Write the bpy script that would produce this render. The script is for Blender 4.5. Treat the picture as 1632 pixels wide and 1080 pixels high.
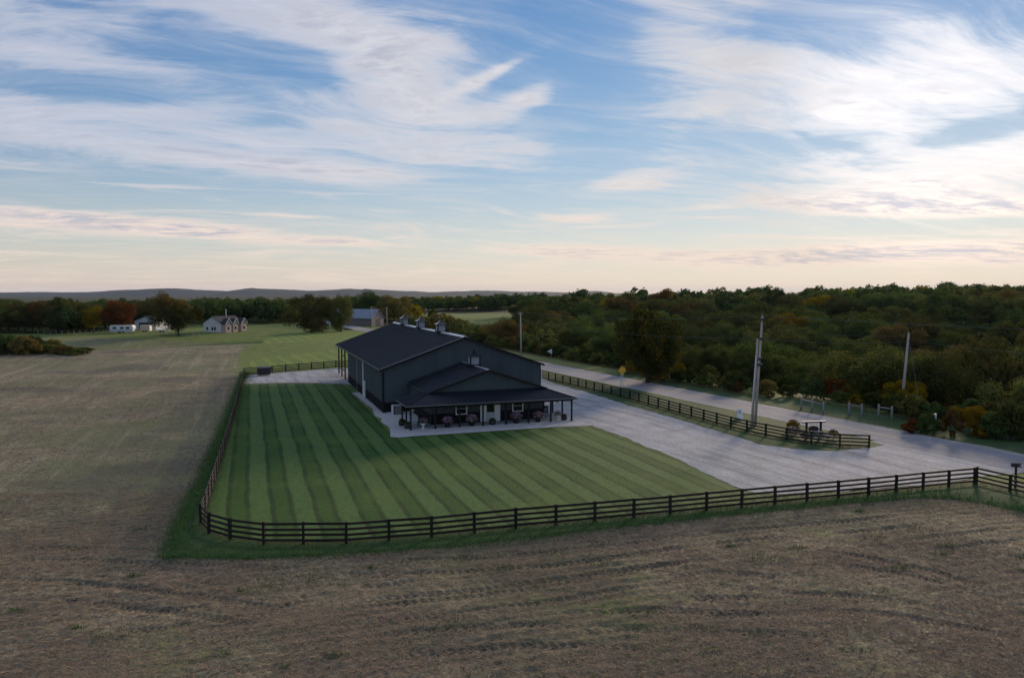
import bpy, math, random
import numpy as np
from mathutils import Vector, Matrix

for o in list(bpy.data.objects):
    bpy.data.objects.remove(o, do_unlink=True)
SC = bpy.context.scene
COL = SC.collection
R = math.radians
random.seed(7)
RNG = np.random.default_rng(11)

# ------------------------------------------------------------------ camera
FPX, HOR, CAMZ = 1200.0, 466.0, 14.0
PITCH = math.atan((540 - HOR) / FPX)
cam = bpy.data.cameras.new('camera')
cam.sensor_width = 36.0
cam.lens = 36.0 * FPX / 1632.0
cam.clip_start, cam.clip_end = 0.5, 40000
camo = bpy.data.objects.new('camera', cam)
COL.objects.link(camo)
camo.location = (0, 0, CAMZ)
camo.rotation_euler = (math.pi / 2 - PITCH, 0, 0)
SC.camera = camo

# ------------------------------------------------------------------ node helper
class S:
    """a socket with arithmetic"""
    def __init__(s, nt, sock): s.nt, s.k = nt, sock
    def _m(s, op, *a, clamp=False):
        n = s.nt.nodes.new('ShaderNodeMath'); n.operation = op; n.use_clamp = clamp
        for i, v in enumerate((s,) + a):
            if isinstance(v, S): s.nt.links.new(v.k, n.inputs[i])
            else: n.inputs[i].default_value = v
        return S(s.nt, n.outputs[0])
    def __add__(s, o): return s._m('ADD', o)
    __radd__ = __add__
    def __sub__(s, o): return s._m('SUBTRACT', o)
    def __rsub__(s, o): return (s * -1.0) + o
    def __mul__(s, o): return s._m('MULTIPLY', o)
    __rmul__ = __mul__
    def __truediv__(s, o): return s._m('DIVIDE', o)
    def sm(s, a, b):
        n = s.nt.nodes.new('ShaderNodeMapRange'); n.interpolation_type = 'SMOOTHSTEP'
        s.nt.links.new(s.k, n.inputs[0]); n.inputs[1].default_value = a; n.inputs[2].default_value = b
        n.inputs[3].default_value = 0; n.inputs[4].default_value = 1
        return S(s.nt, n.outputs[0])
    def f(s, op, *a, clamp=False): return s._m(op, *a, clamp=clamp)

class NT:
    def __init__(s, nt): s.nt = nt
    def n(s, t, **kw):
        n = s.nt.nodes.new(t)
        for k, v in kw.items(): setattr(n, k, v)
        return n
    def link(s, a, b): s.nt.links.new(a.k if isinstance(a, S) else a, b)
    def xyz(s, sock):
        n = s.n('ShaderNodeSeparateXYZ'); s.link(sock, n.inputs[0])
        return [S(s.nt, n.outputs[i]) for i in range(3)]
    def comb(s, x, y, z=0.0):
        n = s.n('ShaderNodeCombineXYZ')
        for i, v in enumerate((x, y, z)):
            if isinstance(v, S): s.link(v, n.inputs[i])
            else: n.inputs[i].default_value = v
        return n.outputs[0]
    def noise(s, vec, scale, detail=4, rough=0.55, dist=0.0, color=False):
        n = s.n('ShaderNodeTexNoise'); s.link(vec, n.inputs['Vector'])
        n.inputs['Scale'].default_value = scale; n.inputs['Detail'].default_value = detail
        n.inputs['Roughness'].default_value = rough; n.inputs['Distortion'].default_value = dist
        return n.outputs['Color'] if color else S(s.nt, n.outputs['Fac'])
    def mix(s, fac, a, b, mode='MIX'):
        n = s.n('ShaderNodeMix', data_type='RGBA', blend_type=mode)
        for i, v in ((0, fac), (6, a), (7, b)):
            if isinstance(v, S): s.link(v, n.inputs[i])
            elif hasattr(v, 'is_linked'): s.link(v, n.inputs[i])
            elif isinstance(v, (int, float)): n.inputs[i].default_value = v
            else: n.inputs[i].default_value = (*v, 1)
        return n.outputs[2]
    def bump(s, h, strength=0.3, dist=0.05):
        n = s.n('ShaderNodeBump'); n.inputs['Strength'].default_value = strength
        n.inputs['Distance'].default_value = dist; s.link(h, n.inputs['Height'])
        return n.outputs[0]

def pix_dir(px, py):
    a, b = (px - 816) / FPX, (540 - py) / FPX
    c, s = math.cos(PITCH), math.sin(PITCH)
    return Vector((a, c + b * s, -s + b * c))

def az_el(px, py):
    d = pix_dir(px, py).normalized()
    return math.atan2(d.x, d.y), math.asin(d.z)

# ------------------------------------------------------------------ sky and sun
SUN_AZ, SUN_EL = az_el(1510, 170)
world = bpy.data.worlds.new('World'); SC.world = world; world.use_nodes = True
wn = NT(world.node_tree)
for n in list(wn.nt.nodes): wn.nt.nodes.remove(n)
SKY_STRENGTH = 0.1
sky = wn.n('ShaderNodeTexSky', sky_type='NISHITA', sun_disc=False)
sky.sun_elevation = SUN_EL; sky.sun_rotation = SUN_AZ
sky.altitude = 200; sky.air_density = 1.0; sky.dust_density = 0.05; sky.ozone_density = 3.0
tc = wn.n('ShaderNodeTexCoord')
dx, dy, dz = wn.xyz(tc.outputs['Generated'])
up = dz.f('MAXIMUM', 0.0)
az = dx.f('ARCTAN2', dy); el = up.f('ARCSINE')
inv = (up + 0.13)
cvec = wn.comb(dx / inv, dy / inv, 0.0)
# slow swirl that bends the cirrus
wx, wy, wz = wn.xyz(wn.noise(cvec, 0.75, 2, 0.5, color=True))
wpx = dx / inv + (wx - 0.5) * 0.8; wpy = dy / inv + (wy - 0.5) * 0.8
soft = wn.noise(wn.comb(wpx * 0.75, wpy * 1.15), 1.3, 5, 0.58)
# feathered streaks
ang = R(24)
fx = wpx * math.cos(ang) + wpy * math.sin(ang); fy = wpy * math.cos(ang) - wpx * math.sin(ang)
strk = wn.noise(wn.comb(fx * 0.6, fy * 2.4, 3.0), 2.3, 6, 0.66, 0.5)
fine = wn.noise(wn.comb(wpx * 1.0, wpy * 2.2, 7.0), 5.5, 5, 0.65)
def mad(x, k, c):
    return x._m('MULTIPLY_ADD', k, c)
def blob(acc, cx, cy, rx, ry, rot, w):
    a0, e0 = az_el(cx, cy); ra, re = rx / FPX * math.cos(a0), ry / FPX * math.cos(a0)
    c, s = math.cos(R(rot)), math.sin(R(rot))
    u = mad(az, c / ra, mad(el, s / ra, -(a0 * c + e0 * s) / ra))
    v = mad(el, c / re, mad(az, -s / re, (a0 * s - e0 * c) / re))
    d2 = mad(u, u, v * v)
    n = wn.n('ShaderNodeMath', operation='POWER'); n.inputs[0].default_value = 0.36788; wn.link(d2, n.inputs[1])
    return mad(S(wn.nt, n.outputs[0]), w, acc)
BLOBS = [  # broad cloud masses and gaps: where they stand in the sky
    (330, 225, 460, 58, 0, .20), (620, 120, 190, 80, -25, .18), (470, 35, 260, 45, -6, .18), (90, 70, 190, 60, 0, .13),
    (230, 176, 120, 14, 6, .14), (560, 280, 260, 16, -5, .14),
    (430, 96, 100, 26, -4, -.30), (130, 145, 150, 28, 0, -.24), (870, 60, 90, 80, 20, -.26), (950, 190, 70, 90, 0, -.20),
    (420, 314, 520, 24, 1, -.30), (900, 325, 330, 26, 2, -.08), (850, 150, 60, 22, 24, .26), (800, 110, 90, 10, 25, .25),
    (130, 348, 220, 17, -2, .24), (400, 376, 300, 11, -3, .28), (560, 402, 500, 10, 0, -.12),
    (1130, 120, 160, 120, -15, .17), (1370, 190, 170, 90, -30, .18), (1570, 100, 170, 60, -10, .14), (1320, 55, 120, 26, -20, -.16), (1260, 225, 170, 20, -8, -.18),
    (1500, 275, 200, 42, 3, .18), (990, 292, 80, 18, 5, .28), (930, 347, 70, 9, 3, .24),
    (1450, 328, 240, 15, -4, .46), (1400, 404, 420, 17, 0, .38), (900, 400, 130, 10, 0, .20), (1570, 205, 100, 16, 10, -.26), (1350, 365, 330, 12, 0, -.18),
    (700, 322, 160, 9, -8, .22)]
cover = el.sm(0.40, 0.75) * 0.10  # extra unseen cloud above the view, added to brighten and whiten the ground
for b in BLOBS: cover = blob(cover, *b)
body = soft * 0.52 + strk * 0.44 + fine * 0.20
dens = (body + cover * 0.95).sm(0.535, 0.82) * 0.90
veil = (strk + cover * 0.5).sm(0.34, 0.85) * 0.46
dens = dens.f('MAXIMUM', veil)
# thin low streaks near the horizon, seen edge-on
low = wn.noise(wn.comb(az * 2.2, el * 34.0, 5.0), 2.0, 4, 0.6, 0.5).sm(0.52, 0.74) * el.sm(0.02, 0.06) * (1.0 - el.sm(0.11, 0.17)) * 0.75
dens = dens.f('MAXIMUM', low)
# angle from the sun
sd = Vector((math.sin(SUN_AZ) * math.cos(SUN_EL), math.cos(SUN_AZ) * math.cos(SUN_EL), math.sin(SUN_EL)))
cosang = dx * sd.x + dy * sd.y + dz * sd.z
glow1 = cosang.sm(0.975, 1.0); glow2 = cosang.sm(0.60, 1.0)
thick = (body + cover * 0.85).sm(0.62, 0.98)
white = wn.mix(glow2, (0.44, 0.45, 0.51), (0.57, 0.54, 0.53))
white = wn.mix(1.0 - el.sm(0.04, 0.19), white, (0.66, 0.535, 0.45))
grey = wn.mix(glow2, (0.27, 0.295, 0.38), (0.33, 0.33, 0.37))
ccol = wn.mix(thick * fine.sm(0.35, 0.62) * 0.9, white, grey)
gsc = wn.n('ShaderNodeVectorMath', operation='SCALE'); wn.link(ccol, gsc.inputs[0]); wn.link(glow1 * 0.45 + 1.0, gsc.inputs['Scale'])
csc = wn.n('ShaderNodeVectorMath', operation='SCALE'); wn.link(gsc.outputs[0], csc.inputs[0]); csc.inputs['Scale'].default_value = 1.0 / SKY_STRENGTH
# highlights roll off as in a photograph, and low haze pales the foot of the sky
sx_, sy_, sz_ = wn.xyz(sky.outputs[0])
ROLL = 1.3 * SKY_STRENGTH
clear = wn.comb(*[c / mad(c, ROLL, 1.0) for c in (sx_, sy_, sz_)])
hsv = wn.n('ShaderNodeHueSaturation'); wn.link(clear, hsv.inputs['Color']); hsv.inputs['Hue'].default_value = 0.517; hsv.inputs['Saturation'].default_value = 1.26; hsv.inputs['Value'].default_value = 1.34; clear = hsv.outputs[0]
hz = wn.mix(glow2, (0.50 / SKY_STRENGTH, 0.41 / SKY_STRENGTH, 0.385 / SKY_STRENGTH), (0.60 / SKY_STRENGTH, 0.49 / SKY_STRENGTH, 0.42 / SKY_STRENGTH))
clear = wn.mix((el * -14.0).f('EXPONENT') * 0.9, clear, hz)
final = wn.mix(dens, clear, csc.outputs[0])
bg = wn.n('ShaderNodeBackground'); bg.inputs['Strength'].default_value = SKY_STRENGTH
wn.link(final, bg.inputs['Color'])
wo = wn.n('ShaderNodeOutputWorld'); wn.link(bg.outputs[0], wo.inputs['Surface'])
world.cycles.sampling_method = 'MANUAL'; world.cycles.sample_map_resolution = 1024

sun = bpy.data.lights.new('sun', 'SUN'); sun.energy = 2.6; sun.angle = R(9); sun.color = (1.0, 0.78, 0.54)
suno = bpy.data.objects.new('sun', sun); COL.objects.link(suno)
suno.rotation_euler = (-sd).to_track_quat('-Z', 'Y').to_euler()
suno.location = (60, 100, 60)

SC.view_settings.view_transform = 'Standard'; SC.view_settings.look = 'None'
SC.view_settings.exposure = 0.55; SC.view_settings.gamma = 1.0
SC.render.engine = 'CYCLES'
SC.cycles.max_bounces = 5; SC.cycles.diffuse_bounces = 2; SC.cycles.glossy_bounces = 2; SC.cycles.transmission_bounces = 2; SC.cycles.volume_bounces = 0
SC.cycles.use_adaptive_sampling = True; SC.cycles.adaptive_threshold = 0.012; SC.cycles.use_denoising = True

# ------------------------------------------------------------------ terrain shape
def sm(a, b, x):
    t = np.clip((np.asarray(x, float) - a) / (b - a), 0, 1); return t * t * (3 - 2 * t)
def hash2(ix, iy, seed):
    h = (ix.astype(np.int64) * 374761393 + iy.astype(np.int64) * 668265263 + seed * 974634777) & 0xFFFFFFFF
    h = ((h ^ (h >> 13)) * 1274126177) & 0xFFFFFFFF
    return ((h ^ (h >> 16)) & 0xFFFF) / 65535.0
def vn(x, y, sc, seed=0):
    x = np.asarray(x, float) / sc; y = np.asarray(y, float) / sc
    ix, iy = np.floor(x), np.floor(y); fx, fy = x - ix, y - iy
    fx = fx * fx * (3 - 2 * fx); fy = fy * fy * (3 - 2 * fy)
    a, b, c, d = hash2(ix, iy, seed), hash2(ix + 1, iy, seed), hash2(ix, iy + 1, seed), hash2(ix + 1, iy + 1, seed)
    return (a * (1 - fx) + b * fx) * (1 - fy) + (c * (1 - fx) + d * fx) * fy
ROAD_P, ROAD_D, ROAD_N = (27.0, 102.6), (-0.4035, 0.915), (0.915, 0.4035)   # far kerb of the road, its run and its side
def road_st(x, y):
    ax, ay = np.asarray(x, float) - ROAD_P[0], np.asarray(y, float) - ROAD_P[1]
    return ax * ROAD_N[0] + ay * ROAD_N[1], ax * ROAD_D[0] + ay * ROAD_D[1]
def T(x, y):
    x = np.asarray(x, float); y = np.asarray(y, float)
    s, t = road_st(x, y)
    near = 1 - sm(170, 330, t)
    z = (-13.0 * sm(9, 62, s) * near + 17.5 * sm(95, 330, s) * (0.35 + 0.65 * near))
    z = z + 3.0 * (vn(x, y, 90, 3) - 0.5) * sm(60, 140, s)
    z = z - 14 * sm(650, 1700, np.hypot(x, y))
    q = (x + 107) * -0.67 + (y - 157) * 0.74
    left = 1 - sm(-62, -40, x)
    z = z + left * (0.9 * np.exp(-(q / 16.0) ** 2) - 3.0 * np.exp(-((q - 44) / 26.0) ** 2))
    return z
def Tz(x, y): return float(T(x, y))
def G(px, py, z=0.0):
    d = pix_dir(px, py); t = (z - CAMZ) / d.z
    return Vector((d.x * t, d.y * t, z))
def AT(px, depth):
    """ground point in the photograph's column px at a given distance along the view"""
    x = (px - 816) / FPX * depth
    return Vector((x, depth, Tz(x, depth)))
# ------------------------------------------------------------------ mesh helpers
class MB:
    def __init__(s): s.v = []; s.f = []
    def quad(s, *p):
        i = len(s.v); s.v += [tuple(q) for q in p]; s.f.append(tuple(range(i, i + len(p)))); return s
    def box(s, x0, x1, y0, y1, z0, z1):
        i = len(s.v)
        s.v += [(x0, y0, z0), (x1, y0, z0), (x1, y1, z0), (x0, y1, z0), (x0, y0, z1), (x1, y0, z1), (x1, y1, z1), (x0, y1, z1)]
        for q in ((0, 3, 2, 1), (4, 5, 6, 7), (0, 1, 5, 4), (1, 2, 6, 5), (2, 3, 7, 6), (3, 0, 4, 7)): s.f.append(tuple(i + k for k in q))
        return s
    def prism(s, poly, d):
        """poly: list of 3D points, d: extrusion vector"""
        i = len(s.v); n = len(poly); d = Vector(d)
        s.v += [tuple(p) for p in poly] + [tuple(Vector(p) + d) for p in poly]
        s.f.append(tuple(range(i + n - 1, i - 1, -1))); s.f.append(tuple(range(i + n, i + 2 * n)))
        for k in range(n):
            j = (k + 1) % n; s.f.append((i + k, i + j, i + n + j, i + n + k))
        return s
    def tube(s, pts, rad, n=8, caps=True):
        pts = [Vector(p) for p in pts]; base = len(s.v)
        if not isinstance(rad, (list, tuple)): rad = [rad] * len(pts)
        for k, p in enumerate(pts):
            d = (pts[min(k + 1, len(pts) - 1)] - pts[max(k - 1, 0)]).normalized()
            a = d.orthogonal().normalized() if abs(d.z) < 0.95 else Vector((1, 0, 0)); a = (a - d * a.dot(d)).normalized(); b = d.cross(a)
            for j in range(n):
                t = 2 * math.pi * j / n; s.v.append(tuple(p + (a * math.cos(t) + b * math.sin(t)) * rad[k]))
        for k in range(len(pts) - 1):
            for j in range(n):
                j2 = (j + 1) % n
                s.f.append((base + k * n + j, base + k * n + j2, base + (k + 1) * n + j2, base + (k + 1) * n + j))
        if caps:
            s.f.append(tuple(base + j for j in range(n - 1, -1, -1))); s.f.append(tuple(base + (len(pts) - 1) * n + j for j in range(n)))
        return s
    def lathe(s, prof, n=14, o=(0, 0, 0)):
        base = len(s.v)
        for r, z in prof:
            for j in range(n):
                t = 2 * math.pi * j / n; s.v.append((o[0] + r * math.cos(t), o[1] + r * math.sin(t), o[2] + z))
        for k in range(len(prof) - 1):
            for j in range(n):
                j2 = (j + 1) % n
                s.f.append((base + k * n + j, base + k * n + j2, base + (k + 1) * n + j2, base + (k + 1) * n + j))
        s.f.append(tuple(base + j for j in range(n - 1, -1, -1))); s.f.append(tuple(base + (len(prof) - 1) * n + j for j in range(n)))
        return s
    def mesh(s, name, mat=None, smooth=False):
        me = bpy.data.meshes.new(name); me.from_pydata(s.v, [], s.f); me.update()
        if mat: me.materials.append(mat)
        if smooth: me.polygons.foreach_set('use_smooth', [True] * len(me.polygons))
        return me
    def build(s, name, mat, parent=None, loc=(0, 0, 0), rz=0.0, smooth=False):
        return put(name, s.mesh(name, mat, smooth), parent, loc, rz)

def put(name, me, parent=None, loc=(0, 0, 0), rz=0.0):
    o = bpy.data.objects.new(name, me); COL.objects.link(o)
    o.location = loc; o.rotation_euler[2] = rz
    if parent: o.parent = parent
    return o
def np_mesh(name, V, F, mat, smooth=False):
    """V (n,3), F (m,k) arrays"""
    me = bpy.data.meshes.new(name); V = np.asarray(V, np.float32); F = np.asarray(F, np.int32); k = F.shape[1]
    me.vertices.add(len(V)); me.vertices.foreach_set('co', V.ravel())
    me.loops.add(F.size); me.loops.foreach_set('vertex_index', F.ravel())
    me.polygons.add(len(F)); me.polygons.foreach_set('loop_start', np.arange(0, F.size, k, dtype=np.int32))
    me.polygons.foreach_set('loop_total', np.full(len(F), k, np.int32))
    if smooth: me.polygons.foreach_set('use_smooth', np.ones(len(F), bool))
    me.update(calc_edges=True)
    if mat: me.materials.append(mat)
    return me
def tag(o, label, cat, group=None):
    o['label'] = label; o['category'] = cat
    if group: o['group'] = group
    return o
def thing(name, label, cat, loc=(0, 0, 0), rz=0.0, group=None):
    o = bpy.data.objects.new(name, None); COL.objects.link(o); o.location = loc; o.rotation_euler[2] = rz
    o.empty_display_size = 0.3
    return tag(o, label, cat, group)
def kind(o, k='structure', label=None, cat=None):
    o['kind'] = k
    if label: o['label'] = label
    if cat: o['category'] = cat
    return o
def copy_tree(o, parent=None):
    c = o.copy(); COL.objects.link(c); c.parent = parent
    for ch in list(o.children): copy_tree(ch, c)
    return c

# ------------------------------------------------------------------ materials
def new_mat(name):
    m = bpy.data.materials.new(name); m.use_nodes = True
    nt = NT(m.node_tree); b = m.node_tree.nodes['Principled BSDF']
    return m, nt, b
def simple(name, col, rough=0.6, metal=0.0, var=0.25, scale=3.0, bump=0.0, spec=0.5, objvar=0.0):
    m, nt, b = new_mat(name)
    tc = nt.n('ShaderNodeTexCoord').outputs['Object']
    nz = nt.noise(tc, scale, 5, 0.6)
    dark = tuple(c * (1 - var) for c in col); light = tuple(min(1, c * (1 + var)) for c in col)
    col = nt.mix(nz, dark, light)
    if objvar:
        oi = S(nt.nt, nt.n('ShaderNodeObjectInfo').outputs['Random']); hv = nt.n('ShaderNodeHueSaturation'); nt.link(col, hv.inputs['Color'])
        nt.link(oi * (2 * objvar) + (1 - objvar), hv.inputs['Value']); col = hv.outputs[0]
    nt.link(col, b.inputs['Base Color'])
    nt.link((nz - 0.5) * 0.3 + rough, b.inputs['Roughness']); b.inputs['Metallic'].default_value = metal
    b.inputs['Specular IOR Level'].default_value = spec
    if bump: nt.link(nt.bump(nt.noise(tc, scale * 6, 4), bump, 0.02), b.inputs['Normal'])
    return m
def foliage(name, c1, c2, c3=None, trans=0.25):
    m, nt, b = new_mat(name)
    geo = nt.n('ShaderNodeNewGeometry'); rnd = S(nt.nt, geo.outputs['Random Per Island'])
    oc = nt.n('ShaderNodeTexCoord').outputs['Object']
    oi = S(nt.nt, nt.n('ShaderNodeObjectInfo').outputs['Random'])
    big = nt.noise(oc, 5.0, 3, 0.6)
    col = nt.mix((rnd * 0.34 + big * 1.1 - 0.25).f('ADD', 0.0, clamp=True), c1, c2)
    if c3: col = nt.mix((big.sm(0.50, 0.68) * rnd.sm(0.2, 0.9)), col, c3)
    hs = nt.n('ShaderNodeHueSaturation'); nt.link(col, hs.inputs['Color'])
    nt.link(oi * 0.05 + 0.475, hs.inputs['Hue']); nt.link(oi * 0.6 + 0.66, hs.inputs['Value']); hs.inputs['Saturation'].default_value = 1.08
    nt.link(hs.outputs[0], b.inputs['Base Color']); b.inputs['Roughness'].default_value = 1.0; b.inputs['Specular IOR Level'].default_value = 0.0
    tr = nt.n('ShaderNodeBsdfTranslucent'); nt.link(hs.outputs[0], tr.inputs['Color'])
    mx = nt.n('ShaderNodeMixShader'); mx.inputs[0].default_value = trans
    nt.link(b.outputs[0], mx.inputs[1]); nt.link(tr.outputs[0], mx.inputs[2])
    nt.link(mx.outputs[0], m.node_tree.nodes['Material Output'].inputs['Surface'])
    return m
M = {}
M['black_metal'] = simple('black_metal', (0.008, 0.009, 0.012), 0.5, 0.0, 0.3, 1.5, spec=0.25)
M['roof_black'] = simple('roof_black', (0.007, 0.011, 0.018), 0.55, 0.0, 0.3, 0.6, spec=0.2, objvar=0.3)
M['wall_grey'] = simple('wall_grey', (0.058, 0.076, 0.086), 0.55, 0.0, 0.10, 0.7, spec=0.3, objvar=0.10)
M['wainscot'] = simple('wainscot', (0.009, 0.009, 0.011), 0.6, 0.0, 0.2, 1.0, spec=0.2)
M['galv'] = simple('galvanised', (0.62, 0.64, 0.66), 0.35, 0.6, 0.12, 2.0)
M['white'] = simple('white_paint', (0.84, 0.84, 0.82), 0.5, 0.0, 0.06, 2.0)
M['off_white'] = simple('off_white', (0.62, 0.63, 0.64), 0.6, 0.0, 0.12, 1.0)
M['fence_black'] = simple('fence_black_paint', (0.019, 0.015, 0.013), 0.7, 0.0, 0.45, 4.0, 0.3, 0.3, 0.45)
M['wood_pole'] = simple('weathered_pole', (0.40, 0.36, 0.32), 0.85, 0.0, 0.35, 3.0, 0.4)
M['wood_grey'] = simple('grey_timber', (0.24, 0.23, 0.21), 0.85, 0.0, 0.35, 5.0, 0.4)
M['glass'] = simple('dark_glass', (0.01, 0.012, 0.014), 0.12, 0.0, 0.1, 1.0)
M['dark'] = simple('dark_plastic', (0.018, 0.018, 0.02), 0.55, 0.0, 0.3, 3.0)
M['concrete'] = simple('concrete', (0.42, 0.42, 0.42), 0.85, 0.0, 0.14, 0.8, 0.2)
M['steel'] = simple('steel', (0.35, 0.36, 0.38), 0.45, 0.5, 0.2, 2.0)
M['brick'] = simple('brick_wall', (0.50, 0.37, 0.31), 0.8, 0.0, 0.25, 2.0)
M['rust_roof'] = simple('rusted_tin', (0.20, 0.24, 0.30), 0.5, 0.2, 0.45, 0.5)
M['barn_board'] = simple('old_boards', (0.17, 0.14, 0.125), 0.9, 0.0, 0.4, 1.2)
M['barn_board_pale'] = simple('pale_boards', (0.36, 0.28, 0.25), 0.9, 0.0, 0.3, 1.2)
M['shingle'] = simple('dark_shingle', (0.03, 0.03, 0.035), 0.8, 0.0, 0.3, 1.5)
M['yellow'] = simple('yellow_sign', (0.75, 0.42, 0.03), 0.5, 0.0, 0.15, 3.0)
M['yellow_guard'] = simple('yellow_guard', (0.72, 0.50, 0.10), 0.6, 0.0, 0.2, 3.0)
M['bark'] = simple('bark', (0.07, 0.055, 0.042), 0.9, 0.0, 0.4, 4.0, 0.5)
M['wire'] = simple('wire', (0.09, 0.09, 0.10), 0.5, 0.2, 0.2, 1.0)
M['hide'] = simple('black_hide', (0.012, 0.011, 0.011), 0.8, 0.0, 0.3, 3.0)
M['leaf_dark'] = foliage('leaf_dark', (0.036, 0.056, 0.022), (0.105, 0.122, 0.040))
M['leaf_green'] = foliage('leaf_green', (0.052, 0.074, 0.023), (0.155, 0.168, 0.046))
M['leaf_olive'] = foliage('leaf_olive', (0.060, 0.072, 0.026), (0.185, 0.180, 0.056), (0.22, 0.16, 0.045))
M['leaf_brown'] = foliage('leaf_brown', (0.085, 0.070, 0.028), (0.22, 0.155, 0.056), (0.26, 0.155, 0.05))
M['leaf_gold'] = foliage('leaf_gold', (0.10, 0.085, 0.016), (0.34, 0.24, 0.035), (0.38, 0.22, 0.035))
M['leaf_rust'] = foliage('leaf_rust', (0.10, 0.050, 0.020), (0.26, 0.125, 0.04), (0.28, 0.17, 0.06))
M['leaf_half'] = foliage('leaf_half_turned', (0.030, 0.050, 0.018), (0.105, 0.120, 0.036), (0.34, 0.19, 0.035))
M['leaf_turning'] = foliage('leaf_turning', (0.034, 0.046, 0.015), (0.105, 0.100, 0.030), (0.26, 0.16, 0.035))
M['grass_blade'] = foliage('grass_blade', (0.050, 0.10, 0.036), (0.13, 0.20, 0.07), None, 0.2)
M['dry_blade'] = foliage('dry_blade', (0.11, 0.105, 0.05), (0.27, 0.235, 0.12), None, 0.2)
M['straw'] = foliage('straw', (0.10, 0.08, 0.058), (0.56, 0.45, 0.33), (0.50, 0.32, 0.17), 0.1)
M['petal_pink'] = foliage('petal_pink', (0.35, 0.16, 0.36), (0.68, 0.42, 0.62), None, 0.1)
M['petal_white'] = foliage('petal_white', (0.55, 0.5, 0.58), (0.85, 0.82, 0.86), None, 0.1)

def ground_bits(m, nt):
    return nt.n('ShaderNodeNewGeometry').outputs['Position']
def mat_stubble():
    m, nt, b = new_mat('stubble'); P = ground_bits(m, nt)
    big = nt.noise(P, 0.045, 4, 0.6); mid = nt.noise(P, 0.4, 4, 0.6); fin = nt.noise(P, 4.5, 4, 0.7, 0.6); grit = nt.noise(P, 1.6, 4, 0.7, 0.5)
    x, y, z = nt.xyz(P)
    row = nt.noise(nt.comb((y * 0.954 - x * 0.30) * 1.0, (x * 0.954 + y * 0.30) * 0.08), 1.3, 4, 0.65)
    rowl = nt.noise(nt.comb((x * 0.945 + y * 0.327) * 0.9, (y * 0.945 - x * 0.327) * 0.035, 4.0), 0.8, 4, 0.65)
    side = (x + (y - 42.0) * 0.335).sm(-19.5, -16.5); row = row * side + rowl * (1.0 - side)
    base = (fin.sm(0.34, 0.66) * 0.6 + grit.sm(0.36, 0.64) * 0.35 + mid.sm(0.3, 0.7) * 0.25 - 0.12).f('ADD', 0, clamp=True)
    col = nt.mix(base, (0.070, 0.058, 0.034), (0.37, 0.312, 0.19))
    col = nt.mix(big.sm(0.42, 0.62) * mid.sm(0.25, 0.6) * 0.8, col, (0.125, 0.145, 0.055))
    col = nt.mix(nt.noise(P, 0.10, 3, 0.6).sm(0.54, 0.70) * row.sm(0.42, 0.62) * 0.65, col, (0.42, 0.28, 0.16))
    col = nt.mix(nt.noise(P, 0.06, 4, 0.6).sm(0.48, 0.64) * 0.62, col, (0.085, 0.074, 0.058))
    col = nt.mix(row.sm(0.50, 0.68) * 0.42, col, (0.12, 0.098, 0.076)); col = nt.mix((1.0 - row.sm(0.32, 0.46)) * 0.28, col, (0.44, 0.35, 0.25))
    at = nt.n('ShaderNodeAttribute', attribute_name='zone'); zr, zg, zb = nt.xyz(at.outputs['Color'])
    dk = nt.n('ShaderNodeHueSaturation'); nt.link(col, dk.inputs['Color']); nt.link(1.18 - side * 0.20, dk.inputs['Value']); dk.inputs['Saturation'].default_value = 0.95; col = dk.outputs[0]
    col = nt.mix(zr * 0.6, col, (0.080, 0.066, 0.054))
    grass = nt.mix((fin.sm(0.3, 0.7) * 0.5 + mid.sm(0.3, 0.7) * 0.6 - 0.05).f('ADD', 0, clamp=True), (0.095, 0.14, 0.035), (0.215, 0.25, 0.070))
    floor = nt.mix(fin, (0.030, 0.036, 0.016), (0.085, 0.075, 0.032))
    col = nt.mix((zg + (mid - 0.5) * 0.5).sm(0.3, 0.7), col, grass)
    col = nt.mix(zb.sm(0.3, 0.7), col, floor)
    nt.link(col, b.inputs['Base Color']); b.inputs['Roughness'].default_value = 0.95; b.inputs['Specular IOR Level'].default_value = 0.15
    nt.link(nt.bump(fin * 0.6 + grit * 0.4, 0.9, 0.15), b.inputs['Normal'])
    return m
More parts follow.
